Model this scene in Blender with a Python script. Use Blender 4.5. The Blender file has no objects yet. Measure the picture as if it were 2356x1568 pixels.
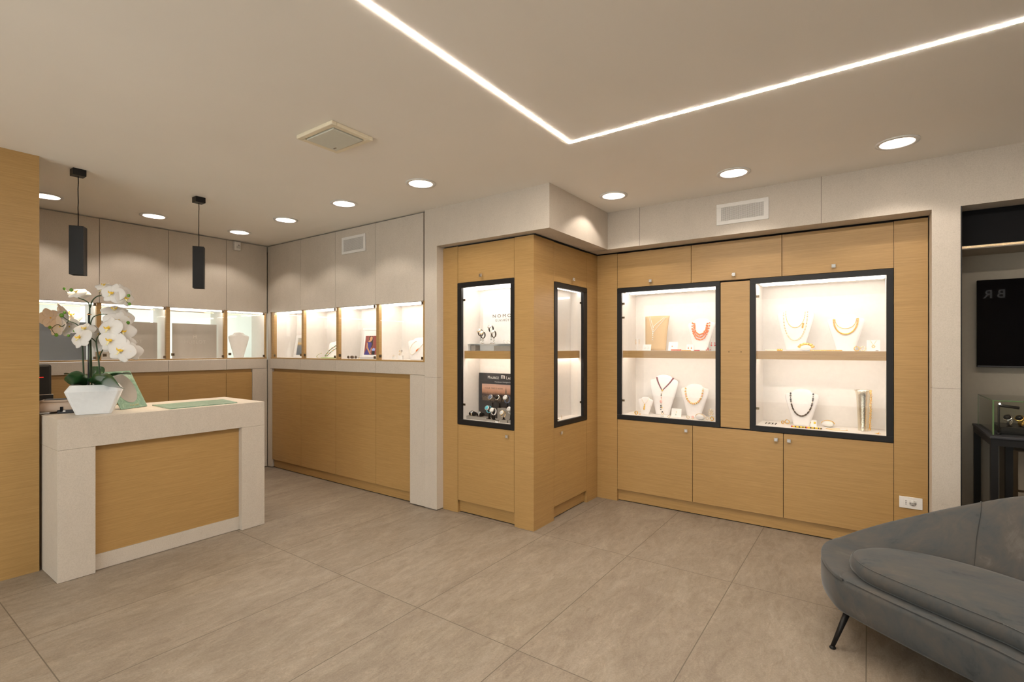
import bpy, math, random
from mathutils import Vector, Matrix
random.seed(7)
scene = bpy.context.scene
COL = scene.collection
R_ = math.radians

# ------------------------------------------------------------------ camera, world, exposure
YAW = 2.52280560 - math.pi
FPX, CX, CY, EYE = 1151.8, 1178.0, 800.5, 1.45
cam_d = bpy.data.cameras.new('camera')
cam_d.sensor_width = 36.0
cam_d.lens = FPX / 2356 * 36
cam_d.shift_y = (CY - 784) / 2356
cam_d.clip_start = 0.05
cam = bpy.data.objects.new('camera', cam_d)
COL.objects.link(cam)
cam.location = (0, 0, EYE)
cam.rotation_euler = (math.pi / 2, 0, -YAW)
scene.camera = cam

world = bpy.data.worlds.new('world')
scene.world = world
world.use_nodes = True
_bg = world.node_tree.nodes['Background']
_bg.inputs['Color'].default_value = (0.97, 1.0, 0.95, 1)
_bg.inputs['Strength'].default_value = 2.5

scene.view_settings.view_transform = 'Standard'
scene.view_settings.look = 'None'
scene.view_settings.gamma = 1
scene.view_settings.use_curve_mapping = False
scene.view_settings.exposure = 0.31

for nm, loc, rot, sx, sy in (('shop_window_portal', (-1.85, -2.33, 1.4), (math.pi / 2, 0, math.pi), 4.9, 2.1), ('display_window_portal', (-6.99, 2.125, 1.6), (math.pi / 2, 0, -math.pi / 2), 2.45, 0.70)):
    pd = bpy.data.lights.new(nm, 'AREA'); pd.shape = 'RECTANGLE'; pd.size = sx; pd.size_y = sy; pd.cycles.is_portal = True
    po = bpy.data.objects.new(nm, pd); COL.objects.link(po); po.location = loc; po.rotation_euler = rot

LED_L = 165.0          # ceiling light line
SPOT_W = 11.5         # each recessed downlight
CASE_L = 15.0         # light bars inside the display cases
WARM = (1.0, 0.80, 0.60)
WARM2 = (1.0, 0.885, 0.765)
CASEC = (1.0, 0.92, 0.83)

# where a pixel of the photograph falls on a plane of the room
FWD = Vector((math.sin(YAW), math.cos(YAW), 0))
RGT = Vector((math.cos(YAW), -math.sin(YAW), 0))
def ray(px, py): return FWD + RGT * ((px - CX) / FPX) + Vector((0, 0, 1)) * ((CY - py) / FPX)
CAMP = Vector((0, 0, EYE))
def on_y(px, py, Y): r = ray(px, py); return CAMP + r * (Y / r.y)
def on_x(px, py, X): r = ray(px, py); return CAMP + r * (X / r.x)
def on_z(px, py, Z): r = ray(px, py); return CAMP + r * ((Z - EYE) / r.z)
def on_d(px, py, D): return CAMP + ray(px, py) * D

# ------------------------------------------------------------------ materials
def _new(name):
    m = bpy.data.materials.new(name); m.use_nodes = True
    return m, m.node_tree, m.node_tree.nodes['Principled BSDF']
MAT = {}
def mat(name, color, rough=0.5, metal=0.0, spec=None, coat=0.0, sheen=0.0, alpha=None, bump=None):
    m, nt, b = _new(name)
    b.inputs['Base Color'].default_value = (*color, 1)
    b.inputs['Roughness'].default_value = rough
    b.inputs['Metallic'].default_value = metal
    if spec is not None: b.inputs['Specular IOR Level'].default_value = spec
    if coat: b.inputs['Coat Weight'].default_value = coat
    if sheen: b.inputs['Sheen Weight'].default_value = sheen
    # slight procedural variation of tone so no surface is dead flat
    tc = nt.nodes.new('ShaderNodeTexCoord'); n = nt.nodes.new('ShaderNodeTexNoise')
    n.inputs['Scale'].default_value = 40; nt.links.new(tc.outputs['Object'], n.inputs['Vector'])
    mix = nt.nodes.new('ShaderNodeMix'); mix.data_type = 'RGBA'
    mix.inputs['A'].default_value = (*[c * 0.95 for c in color], 1)
    mix.inputs['B'].default_value = (*[min(1, c * 1.05) for c in color], 1)
    nt.links.new(n.outputs['Fac'], mix.inputs['Factor']); nt.links.new(mix.outputs['Result'], b.inputs['Base Color'])
    if bump:
        n2 = nt.nodes.new('ShaderNodeTexNoise'); n2.inputs['Scale'].default_value = bump[0]
        nt.links.new(tc.outputs['Object'], n2.inputs['Vector'])
        bp = nt.nodes.new('ShaderNodeBump'); bp.inputs['Strength'].default_value = bump[1]; bp.inputs['Distance'].default_value = 0.002
        nt.links.new(n2.outputs['Fac'], bp.inputs['Height']); nt.links.new(bp.outputs['Normal'], b.inputs['Normal'])
    MAT[name] = m
    return m
def emit(name, color, strength):
    m, nt, b = _new(name)
    b.inputs['Base Color'].default_value = (*color, 1)
    b.inputs['Emission Color'].default_value = (*color, 1)
    b.inputs['Emission Strength'].default_value = strength
    MAT[name] = m; return m
def ramp(nt, stops):
    r = nt.nodes.new('ShaderNodeValToRGB'); e = r.color_ramp.elements
    e[0].position, e[0].color = stops[0][0], (*stops[0][1], 1)
    e[1].position, e[1].color = stops[-1][0], (*stops[-1][1], 1)
    for p, c in stops[1:-1]:
        x = e.new(p); x.color = (*c, 1)
    return r
def noise(nt, vec, scale, detail=4, rough=0.6, dist=0.0, mapping=None):
    n = nt.nodes.new('ShaderNodeTexNoise')
    n.inputs['Scale'].default_value = scale; n.inputs['Detail'].default_value = detail
    n.inputs['Roughness'].default_value = rough; n.inputs['Distortion'].default_value = dist
    if mapping:
        mp = nt.nodes.new('ShaderNodeMapping'); mp.inputs['Scale'].default_value = mapping[:3]
        if len(mapping) > 3: mp.inputs['Rotation'].default_value = (0, 0, mapping[3])
        nt.links.new(vec, mp.inputs['Vector']); vec = mp.outputs['Vector']
    nt.links.new(vec, n.inputs['Vector'])
    return n
def mixc(nt, fac, a, b, mode='MIX', f=None):
    m = nt.nodes.new('ShaderNodeMix'); m.data_type = 'RGBA'; m.blend_type = mode
    if f is not None: m.inputs['Factor'].default_value = f
    if fac is not None: nt.links.new(fac, m.inputs['Factor'])
    for s, k in ((a, 'A'), (b, 'B')):
        if isinstance(s, tuple): m.inputs[k].default_value = (*s, 1)
        else: nt.links.new(s, m.inputs[k])
    return m.outputs['Result']
def wood(name, c0, c1, c2):
    m, nt, b = _new(name)
    g = nt.nodes.new('ShaderNodeNewGeometry')
    n1 = noise(nt, g.outputs['Position'], 1.0, 5, 0.65, 0.4, (3.0, 3.0, 150))
    n2 = noise(nt, g.outputs['Position'], 1.0, 6, 0.7, 0.2, (9, 9, 460))
    n3 = noise(nt, g.outputs['Position'], 0.9, 2, 0.5)
    r1 = ramp(nt, [(0.25, c0), (0.5, c1), (0.75, c2)])
    nt.links.new(n1.outputs['Fac'], r1.inputs['Fac'])
    r2 = ramp(nt, [(0.36, (0.84, 0.81, 0.76)), (0.62, (1.05, 1.04, 1.03))])
    nt.links.new(n2.outputs['Fac'], r2.inputs['Fac'])
    c = mixc(nt, None, r1.outputs['Color'], r2.outputs['Color'], 'MULTIPLY', 0.8)
    r3 = ramp(nt, [(0.3, (0.93, 0.92, 0.90)), (0.7, (1.04, 1.04, 1.04))])
    nt.links.new(n3.outputs['Fac'], r3.inputs['Fac'])
    c = mixc(nt, None, c, r3.outputs['Color'], 'MULTIPLY', 1.0)
    nt.links.new(c, b.inputs['Base Color'])
    b.inputs['Roughness'].default_value = 0.42
    bp = nt.nodes.new('ShaderNodeBump'); bp.inputs['Strength'].default_value = 0.12; bp.inputs['Distance'].default_value = 0.001
    nt.links.new(n2.outputs['Fac'], bp.inputs['Height']); nt.links.new(bp.outputs['Normal'], b.inputs['Normal'])
    MAT[name] = m
wood('oak', (0.405, 0.245, 0.088), (0.462, 0.287, 0.108), (0.512, 0.325, 0.130))
def stone(name, base, speck=1.0):
    m, nt, b = _new(name)
    g = nt.nodes.new('ShaderNodeNewGeometry')
    n1 = noise(nt, g.outputs['Position'], 5, 6, 0.65, 0.6, (1.6, 1.6, 0.7))
    n2 = noise(nt, g.outputs['Position'], 160, 3, 0.7)
    n3 = noise(nt, g.outputs['Position'], 34, 4, 0.8)
    d = tuple(x * 0.88 for x in base); l = tuple(min(1, x * 1.08) for x in base)
    r1 = ramp(nt, [(0.25, tuple(x * 0.95 for x in base)), (0.55, base), (0.8, tuple(min(1, x * 1.03) for x in base))]); nt.links.new(n1.outputs['Fac'], r1.inputs['Fac'])
    r2 = ramp(nt, [(0.34, (0.86, 0.85, 0.83)), (0.6, (1.03, 1.03, 1.03))]); nt.links.new(n2.outputs['Fac'], r2.inputs['Fac'])
    r3 = ramp(nt, [(0.28, (0.82, 0.80, 0.77)), (0.40, (1, 1, 1)), (0.9, (1.04, 1.04, 1.04))]); nt.links.new(n3.outputs['Fac'], r3.inputs['Fac'])
    c = mixc(nt, None, r1.outputs['Color'], r2.outputs['Color'], 'MULTIPLY', 0.7 * speck)
    c = mixc(nt, None, c, r3.outputs['Color'], 'MULTIPLY', 0.6 * speck)
    nt.links.new(c, b.inputs['Base Color']); b.inputs['Roughness'].default_value = 0.55
    MAT[name] = m
stone('stone', (0.610, 0.548, 0.475))
def ceiling_paint():
    m, nt, b = _new('ceiling_paint')
    g = nt.nodes.new('ShaderNodeNewGeometry')
    n = noise(nt, g.outputs['Position'], 0.8, 3)
    r = ramp(nt, [(0.3, (0.87, 0.83, 0.77)), (0.7, (0.91, 0.87, 0.81))]); nt.links.new(n.outputs['Fac'], r.inputs['Fac'])
    nt.links.new(r.outputs['Color'], b.inputs['Base Color']); b.inputs['Roughness'].default_value = 0.6
    MAT['ceiling_paint'] = m
ceiling_paint()
def floor_tile():
    m, nt, b = _new('floor_tile')
    g = nt.nodes.new('ShaderNodeNewGeometry')
    mp = nt.nodes.new('ShaderNodeMapping'); mp.inputs['Location'].default_value = (3.416 + 0.6815 * 20, -0.632 + 1.342 * 20, 0)
    nt.links.new(g.outputs['Position'], mp.inputs['Vector'])
    br = nt.nodes.new('ShaderNodeTexBrick'); br.offset = 0; br.squash = 1
    br.inputs['Scale'].default_value = 1; br.inputs['Brick Width'].default_value = 0.6815; br.inputs['Row Height'].default_value = 1.342
    br.inputs['Mortar Size'].default_value = 0.0026; br.inputs['Mortar Smooth'].default_value = 0.2; br.inputs['Bias'].default_value = 0
    br.inputs['Color1'].default_value = (0.93, 0.93, 0.93, 1); br.inputs['Color2'].default_value = (1.05, 1.05, 1.05, 1)
    br.inputs['Mortar'].default_value = (1, 1, 1, 1)
    nt.links.new(mp.outputs['Vector'], br.inputs['Vector'])
    # each tile gets its own piece of veining: shift the noise by the tile's tone
    add = nt.nodes.new('ShaderNodeVectorMath'); add.operation = 'MULTIPLY_ADD'
    nt.links.new(br.outputs['Color'], add.inputs[0]); add.inputs[1].default_value = (37, 53, 11); nt.links.new(g.outputs['Position'], add.inputs[2])
    v = add.outputs['Vector']
    n1 = noise(nt, v, 1.0, 8, 0.68, 1.1, (5.0, 1.6, 1, 0.35))
    n2 = noise(nt, v, 1.0, 8, 0.75, 0.8, (26, 9, 1, 0.35))
    n3 = noise(nt, v, 120, 4, 0.8)
    n4 = noise(nt, v, 1.0, 6, 0.7, 2.0, (3.0, 1.1, 1, 0.3))
    r1 = ramp(nt, [(0.28, (0.225, 0.182, 0.140)), (0.5, (0.275, 0.228, 0.178)), (0.72, (0.325, 0.276, 0.222))])
    nt.links.new(n1.outputs['Fac'], r1.inputs['Fac'])
    r2 = ramp(nt, [(0.3, (0.74, 0.72, 0.69)), (0.50, (1, 1, 1)), (0.72, (1.18, 1.18, 1.17))]); nt.links.new(n2.outputs['Fac'], r2.inputs['Fac'])
    r3 = ramp(nt, [(0.3, (0.80, 0.79, 0.78)), (0.7, (1.14, 1.14, 1.14))]); nt.links.new(n3.outputs['Fac'], r3.inputs['Fac'])
    r4 = ramp(nt, [(0.475, (1, 1, 1)), (0.498, (1.16, 1.15, 1.13)), (0.52, (1, 1, 1))]); nt.links.new(n4.outputs['Fac'], r4.inputs['Fac'])
    c = mixc(nt, None, r1.outputs['Color'], r2.outputs['Color'], 'MULTIPLY', 0.85)
    c = mixc(nt, None, c, r3.outputs['Color'], 'MULTIPLY', 0.9)
    c = mixc(nt, None, c, r4.outputs['Color'], 'MULTIPLY', 0.8)
    c = mixc(nt, None, c, br.outputs['Color'], 'MULTIPLY', 0.6)
    c = mixc(nt, br.outputs['Fac'], c, (0.12, 0.095, 0.07))
    nt.links.new(c, b.inputs['Base Color'])
    b.inputs['Roughness'].default_value = 0.50
    bp = nt.nodes.new('ShaderNodeBump'); bp.inputs['Strength'].default_value = 0.15; bp.inputs['Distance'].default_value = 0.002
    nt.links.new(n2.outputs['Fac'], bp.inputs['Height']); nt.links.new(bp.outputs['Normal'], b.inputs['Normal'])
    MAT['floor_tile'] = m
floor_tile()
def velvet():
    m, nt, b = _new('velvet')
    g = nt.nodes.new('ShaderNodeTexCoord')
    n1 = noise(nt, g.outputs['Object'], 2.6, 5, 0.62, 1.3)
    n2 = noise(nt, g.outputs['Object'], 8, 5, 0.7, 1.5, (1, 2.2, 1))
    r = ramp(nt, [(0.30, (0.028, 0.032, 0.036)), (0.42, (0.070, 0.075, 0.077)), (0.58, (0.098, 0.090, 0.081)), (0.76, (0.165, 0.152, 0.136))])
    mx = nt.nodes.new('ShaderNodeMix'); mx.data_type = 'FLOAT'; mx.inputs['Factor'].default_value = 0.35
    nt.links.new(n1.outputs['Fac'], mx.inputs['A']); nt.links.new(n2.outputs['Fac'], mx.inputs['B'])
    nt.links.new(mx.outputs['Result'], r.inputs['Fac']); nt.links.new(r.outputs['Color'], b.inputs['Base Color'])
    b.inputs['Roughness'].default_value = 0.85; b.inputs['Sheen Weight'].default_value = 0.32
    b.inputs['Sheen Roughness'].default_value = 0.35; b.inputs['Sheen Tint'].default_value = (0.75, 0.80, 0.84, 1)
    b.inputs['Specular IOR Level'].default_value = 0.15
    MAT['velvet'] = m
velvet()
def pane(name, tint=(1, 1, 1), refl=1.0, rough=0.0):
    m = bpy.data.materials.new(name); m.use_nodes = True; nt = m.node_tree; nt.nodes.clear()
    o = nt.nodes.new('ShaderNodeOutputMaterial'); t = nt.nodes.new('ShaderNodeBsdfTransparent'); g = nt.nodes.new('ShaderNodeBsdfGlossy')
    t.inputs['Color'].default_value = (*tint, 1); g.inputs['Roughness'].default_value = rough
    f = nt.nodes.new('ShaderNodeLayerWeight'); f.inputs['Blend'].default_value = 0.5
    pw = nt.nodes.new('ShaderNodeMath'); pw.operation = 'POWER'; pw.inputs[1].default_value = 5
    nt.links.new(f.outputs['Facing'], pw.inputs[0])
    mu = nt.nodes.new('ShaderNodeMath'); mu.operation = 'MULTIPLY_ADD'; mu.inputs[1].default_value = 0.96 * refl; mu.inputs[2].default_value = 0.035 * refl
    s = nt.nodes.new('ShaderNodeMixShader')
    nt.links.new(pw.outputs[0], mu.inputs[0]); nt.links.new(mu.outputs[0], s.inputs['Fac'])
    nt.links.new(t.outputs[0], s.inputs[1]); nt.links.new(g.outputs[0], s.inputs[2]); nt.links.new(s.outputs[0], o.inputs['Surface'])
    MAT[name] = m
pane('glass', refl=0.55); pane('glass_green', (0.985, 1.0, 0.985)); pane('glass_edge', (0.35, 0.6, 0.38), 0.6)
def frosted():
    m = bpy.data.materials.new('frosted'); m.use_nodes = True; nt = m.node_tree; nt.nodes.clear()
    o = nt.nodes.new('ShaderNodeOutputMaterial'); t = nt.nodes.new('ShaderNodeBsdfTranslucent'); d = nt.nodes.new('ShaderNodeBsdfDiffuse')
    t.inputs['Color'].default_value = (0.90, 0.97, 0.90, 1); d.inputs['Color'].default_value = (0.8, 0.84, 0.8, 1)
    s = nt.nodes.new('ShaderNodeMixShader'); s.inputs['Fac'].default_value = 0.12
    nt.links.new(t.outputs[0], s.inputs[1]); nt.links.new(d.outputs[0], s.inputs[2]); nt.links.new(s.outputs[0], o.inputs['Surface'])
    MAT['frosted'] = m
frosted()
mat('white_lining', (0.84, 0.80, 0.755), 0.55)
mat('white_satin', (0.88, 0.86, 0.83), 0.5)
mat('bust_white', (0.90, 0.87, 0.85), 0.6, bump=(300, 0.1))
mat('white_card', (0.90, 0.89, 0.87), 0.6)
mat('white_plastic', (0.80, 0.785, 0.76), 0.4)
mat('grey_plastic', (0.60, 0.585, 0.56), 0.4)
mat('black_metal', (0.010, 0.009, 0.009), 0.45, spec=0.32)
mat('black_matte', (0.006, 0.006, 0.007), 0.6, spec=0.12)
mat('dark_gap', (0.006, 0.005, 0.004), 0.9)
mat('charcoal', (0.03, 0.03, 0.035), 0.45)
mat('chrome', (0.80, 0.80, 0.80), 0.12, 1.0)
mat('crystal', (0.85, 0.86, 0.88), 0.05, 0.9)
mat('bronze', (0.20, 0.15, 0.10), 0.35, 1.0)
mat('silver', (0.82, 0.80, 0.77), 0.18, 1.0)
mat('hammered', (0.84, 0.78, 0.64), 0.16, 1.0, bump=(220, 0.6))
mat('gold', (1.0, 0.62, 0.16), 0.2, 1.0)
mat('pale_gold', (0.96, 0.76, 0.50), 0.25, 0.9)
mat('pearl', (0.95, 0.90, 0.83), 0.35, coat=0.1)
mat('cream_bead', (0.93, 0.80, 0.63), 0.3, coat=0.4)
mat('coral', (0.95, 0.23, 0.04), 0.35, coat=0.15)
mat('red', (0.62, 0.04, 0.03), 0.3, coat=0.4)
mat('burgundy', (0.22, 0.045, 0.055), 0.7)
mat('pink_stone', (0.93, 0.55, 0.50), 0.3, coat=0.3)
mat('dark_stone', (0.07, 0.045, 0.035), 0.25, coat=0.4)
mat('amber', (0.85, 0.55, 0.02), 0.25, coat=0.4)
mat('green_bead', (0.12, 0.30, 0.16), 0.3, coat=0.4)
mat('lime', (0.45, 0.60, 0.25), 0.4); mat('edge_green', (0.10, 0.17, 0.07), 0.25)
mat('beige_suede', (0.66, 0.46, 0.24), 0.7)
mat('beige_plastic', (0.52, 0.40, 0.31), 0.35)
mat('greige_board', (0.50, 0.455, 0.395), 0.7)
mat('greige_print', (0.62, 0.575, 0.51), 0.7)
mat('slate_board', (0.21, 0.23, 0.25), 0.6)
mat('taupe', (0.33, 0.30, 0.265), 0.6)
mat('clear_acrylic', (0.9, 0.92, 0.93), 0.08)
mat('paper_grey', (0.5, 0.5, 0.5), 0.6)
mat('pot_white', (0.80, 0.83, 0.86), 0.3, coat=0.3)
mat('moss', (0.02, 0.018, 0.012), 0.9)
mat('petal', (0.75, 0.73, 0.71), 0.5, sheen=0.1)
mat('lip_yellow', (0.90, 0.60, 0.06), 0.5)
mat('lip_pale', (0.93, 0.86, 0.50), 0.5)
mat('stem_green', (0.035, 0.065, 0.028), 0.45)
mat('leaf_green', (0.022, 0.075, 0.022), 0.30, coat=0.3)
mat('bud_green', (0.12, 0.30, 0.03), 0.4)
mat('tie', (0.55, 0.33, 0.16), 0.6)
mat('stick_black', (0.008, 0.009, 0.02), 0.4)
mat('wall_greige', (0.36, 0.32, 0.26), 0.7)
mat('wall_paint', (0.55, 0.50, 0.44), 0.8)
mat('screen', (0.002, 0.002, 0.003), 0.015, spec=0.2)
mat('hatch_cream', (0.80, 0.72, 0.55), 0.6)
mat('hatch_panel', (0.66, 0.66, 0.58), 0.6)
mat('sky_blue', (0.10, 0.55, 0.70), 0.4)
mat('watch_face', (0.85, 0.84, 0.82), 0.3)
mat('watch_blue', (0.12, 0.16, 0.25), 0.3)
mat('leather', (0.035, 0.025, 0.02), 0.5)
mat('brown_leather', (0.12, 0.08, 0.05), 0.5)
mat('skin', (0.62, 0.32, 0.16), 0.6)
mat('print_red', (0.28, 0.07, 0.06), 0.6)
mat('print_blue', (0.06, 0.05, 0.24), 0.6)
mat('print_hair', (0.05, 0.03, 0.025), 0.6)
mat('print_light_blue', (0.35, 0.45, 0.85), 0.6)
mat('letter_dark', (0.14, 0.10, 0.07), 0.5)
mat('letter_light', (0.80, 0.80, 0.76), 0.5)
mat('letter_gold', (0.55, 0.42, 0.18), 0.4, 0.4)
mat('seam', (0.20, 0.17, 0.14), 0.8)
mat('smoke_grey', (0.30, 0.31, 0.32), 0.3)
emit('led', WARM2, LED_L)
emit('case_led', CASEC, CASE_L)
emit('case_led_soft', CASEC, 15.0)
emit('lamp_glow', WARM2, 14.0)
emit('pendant_glow', (1.0, 0.55, 0.2), 1.5)
emit('sign_glow', (1, 0.97, 0.92), 1.2)
emit('red_led', (1.0, 0.03, 0.02), 0.8)
def marble_green():
    m, nt, b = _new('marble_green')
    g = nt.nodes.new('ShaderNodeTexCoord')
    n1 = noise(nt, g.outputs['Object'], 14, 6, 0.7, 1.5)
    r = ramp(nt, [(0.32, (0.13, 0.24, 0.17)), (0.52, (0.22, 0.35, 0.26)), (0.72, (0.42, 0.54, 0.42))])
    nt.links.new(n1.outputs['Fac'], r.inputs['Fac']); nt.links.new(r.outputs['Color'], b.inputs['Base Color'])
    b.inputs['Roughness'].default_value = 0.3
    MAT['marble_green'] = m
marble_green()
def gradient(name, stops, z0, z1, bump=None):
    m, nt, b = _new(name)
    g = nt.nodes.new('ShaderNodeTexCoord'); s = nt.nodes.new('ShaderNodeSeparateXYZ'); nt.links.new(g.outputs['Object'], s.inputs[0])
    mr = nt.nodes.new('ShaderNodeMapRange'); mr.inputs['From Min'].default_value = z0; mr.inputs['From Max'].default_value = z1
    n = noise(nt, g.outputs['Object'], 22, 5, 0.6)
    ad = nt.nodes.new('ShaderNodeMath'); ad.operation = 'MULTIPLY_ADD'; ad.inputs[1].default_value = 0.03; nt.links.new(n.outputs['Fac'], ad.inputs[0])
    nt.links.new(s.outputs['Z'], ad.inputs[2]); nt.links.new(ad.outputs[0], mr.inputs['Value'])
    r = ramp(nt, stops); nt.links.new(mr.outputs['Result'], r.inputs['Fac']); nt.links.new(r.outputs['Color'], b.inputs['Base Color'])
    b.inputs['Roughness'].default_value = 0.5
    MAT[name] = m

# ------------------------------------------------------------------ mesh helpers
class MB:
    def __init__(s): s.v = []; s.f = []; s.mi = []; s.sm = []; s.cm = 0; s.cs = False; s.M = None
    def add(s, vs, fs, smooth=None):
        o = len(s.v)
        for p in vs:
            p = Vector(p); s.v.append(s.M @ p if s.M else p)
        for f in fs:
            s.f.append([i + o for i in f]); s.mi.append(s.cm); s.sm.append(s.cs if smooth is None else smooth)
        return s
    def box(s, x0, x1, y0, y1, z0, z1):
        if x0 > x1: x0, x1 = x1, x0
        if y0 > y1: y0, y1 = y1, y0
        if z0 > z1: z0, z1 = z1, z0
        vs = [(x, y, z) for z in (z0, z1) for y in (y0, y1) for x in (x0, x1)]
        return s.add(vs, [(0, 2, 3, 1), (4, 5, 7, 6), (0, 1, 5, 4), (2, 6, 7, 3), (0, 4, 6, 2), (1, 3, 7, 5)], False)
    def obox(s, c, size, M):     # box centred c, rotated by 3x3 M
        c = Vector(c); h = Vector(size) / 2
        vs = [c + M @ Vector((sx * h.x, sy * h.y, sz * h.z)) for sz in (-1, 1) for sy in (-1, 1) for sx in (-1, 1)]
        return s.add(vs, [(0, 2, 3, 1), (4, 5, 7, 6), (0, 1, 5, 4), (2, 6, 7, 3), (0, 4, 6, 2), (1, 3, 7, 5)], False)
    def tube(s, pts, r, n=8, cap=True):
        pts = [Vector(p) for p in pts]; rs = r if isinstance(r, (list, tuple)) else [r] * len(pts)
        rings = []; up = None
        for i, p in enumerate(pts):
            t = (pts[min(i + 1, len(pts) - 1)] - pts[max(i - 1, 0)])
            if t.length < 1e-9: t = Vector((0, 0, 1))
            t.normalize()
            if up is None: up = t.orthogonal().normalized()
            up = (up - t * up.dot(t))
            up = up.normalized() if up.length > 1e-6 else t.orthogonal().normalized()
            w = t.cross(up)
            rings.append([p + (up * math.cos(a) + w * math.sin(a)) * rs[i] for a in [2 * math.pi * k / n for k in range(n)]])
        vs = [q for g in rings for q in g]; fs = []
        for i in range(len(rings) - 1):
            for k in range(n):
                a = i * n + k; b = i * n + (k + 1) % n
                fs.append((a, b, b + n, a + n))
        if cap: fs += [tuple(range(n))[::-1], tuple(range((len(rings) - 1) * n, len(rings) * n))]
        return s.add(vs, fs, True)
    def ring(s, c, R, r, axis=(0, 0, 1), n=24, m=6, a0=0, a1=2 * math.pi, flat=1.0):
        c = Vector(c); ax = Vector(axis).normalized(); u = ax.orthogonal().normalized(); w = ax.cross(u)
        full = abs(a1 - a0 - 2 * math.pi) < 1e-6; cnt = n if full else n + 1
        vs = []
        for i in range(cnt):
            a = a0 + (a1 - a0) * i / n; d = u * math.cos(a) + w * math.sin(a)
            for k in range(m):
                b = 2 * math.pi * k / m
                vs.append(c + d * (R + r * math.cos(b)) + ax * (r * flat * math.sin(b)))
        fs = []
        for i in range(n):
            j = (i + 1) % cnt
            for k in range(m): fs.append((i * m + k, j * m + k, j * m + (k + 1) % m, i * m + (k + 1) % m))
        return s.add(vs, fs, True)
    def ball(s, c, r, n=8, m=6, scale=(1, 1, 1), M=None):
        c = Vector(c); vs = [];
        def P(x, y, z):
            p = Vector((x * scale[0], y * scale[1], z * scale[2])) * r
            return c + (M @ p if M else p)
        vs.append(P(0, 0, -1))
        for j in range(1, m):
            b = -math.pi / 2 + math.pi * j / m
            for i in range(n):
                a = 2 * math.pi * i / n; vs.append(P(math.cos(b) * math.cos(a), math.cos(b) * math.sin(a), math.sin(b)))
        vs.append(P(0, 0, 1)); fs = []
        for i in range(n): fs.append((0, 1 + (i + 1) % n, 1 + i))
        for j in range(m - 2):
            for i in range(n):
                a = 1 + j * n + i; b = 1 + j * n + (i + 1) % n
                fs.append((a, b, b + n, a + n))
        t = len(vs) - 1
        for i in range(n): fs.append((t, 1 + (m - 2) * n + i, 1 + (m - 2) * n + (i + 1) % n))
        return s.add(vs, fs, True)
    def lathe(s, c, prof, n=32, cap0=True, cap1=True, smooth=True):
        c = Vector(c); vs = []
        for r, z in prof:
            for k in range(n):
                a = 2 * math.pi * k / n; vs.append(c + Vector((r * math.cos(a), r * math.sin(a), z)))
        fs = []
        for i in range(len(prof) - 1):
            for k in range(n):
                a = i * n + k; b = i * n + (k + 1) % n; fs.append((a, b, b + n, a + n))
        s.add(vs, fs, smooth)
        if cap0: s.add(vs[:n], [tuple(range(n))[::-1]], False)
        if cap1: s.add(vs[-n:], [tuple(range(n))], False)
        return s
    def disc(s, c, r, normal, n=20, thick=0.002):
        c = Vector(c); ax = Vector(normal).normalized()
        return s.tube([c, c + ax * thick], r, n)
    def prism(s, outline, y0, y1, M=None):   # outline in (x,z), extruded along y
        n = len(outline)
        vs = [Vector((x, y0, z)) for x, z in outline] + [Vector((x, y1, z)) for x, z in outline]
        if M: vs = [M @ p for p in vs]
        fs = [tuple(range(n)), tuple(range(n, 2 * n))[::-1]] + [(i, i + n, (i + 1) % n + n, (i + 1) % n) for i in range(n)]
        return s.add(vs, fs, False)
    def loft(s, rings, close=True, cap0=True, cap1=True):
        n = len(rings[0]); vs = [q for g in rings for q in g]; fs = []
        for i in range(len(rings) - 1):
            for k in range(n if close else n - 1):
                a = i * n + k; b = i * n + (k + 1) % n; fs.append((a, b, b + n, a + n))
        if cap0: fs.append(tuple(range(n))[::-1])
        if cap1: fs.append(tuple(range((len(rings) - 1) * n, len(rings) * n)))
        return s.add(vs, fs, True)
    def build(s, name, mats, parent=None, bevel=0.0, label=None, origin=None, subsurf=0):
        mats = [mats] if isinstance(mats, str) else mats
        # vertices are given in the frame of the parent (or the world when top-level)
        if origin is None:
            if parent is None:
                xs = [p.x for p in s.v]; ys = [p.y for p in s.v]; zs = [p.z for p in s.v]
                origin = Vector(((min(xs) + max(xs)) / 2, (min(ys) + max(ys)) / 2, min(zs)))
            else: origin = Vector((0, 0, 0))
        origin = Vector(origin)
        me = bpy.data.meshes.new(name)
        me.from_pydata([tuple(p - origin) for p in s.v], [], s.f)
        for m in mats: me.materials.append(MAT[m])
        me.polygons.foreach_set('material_index', s.mi)
        me.polygons.foreach_set('use_smooth', s.sm)
        me.update()
        o = bpy.data.objects.new(name, me); COL.objects.link(o)
        o.location = origin
        if parent is not None: o.parent = parent
        if bevel:
            b = o.modifiers.new('bevel', 'BEVEL'); b.width = bevel; b.segments = 2; b.limit_method = 'ANGLE'
        if subsurf:
            q = o.modifiers.new('sub', 'SUBSURF'); q.levels = subsurf; q.render_levels = subsurf
        if label: o['label'] = label
        return o
def thing(name, label, cat, loc=(0, 0, 0), rz=0.0, group=None):
    o = bpy.data.objects.new(name, None); COL.objects.link(o)
    o.location = loc; o.rotation_euler = (0, 0, rz); o['label'] = label; o['category'] = cat
    o.empty_display_size = 0.05
    if group: o['group'] = group
    return o
def tag(o, label, cat, group=None, kind=None):
    o['label'] = label; o['category'] = cat
    if group: o['group'] = group
    if kind: o['kind'] = kind
    return o
def struct(name, mb, m, bevel=0.0, label=None, cat=None):
    o = mb.build(name, m, None, bevel); o['kind'] = 'structure'
    if label: o['label'] = label
    if cat: o['category'] = cat
    return o
def B(x0, x1, y0, y1, z0, z1): return MB().box(x0, x1, y0, y1, z0, z1)
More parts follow.
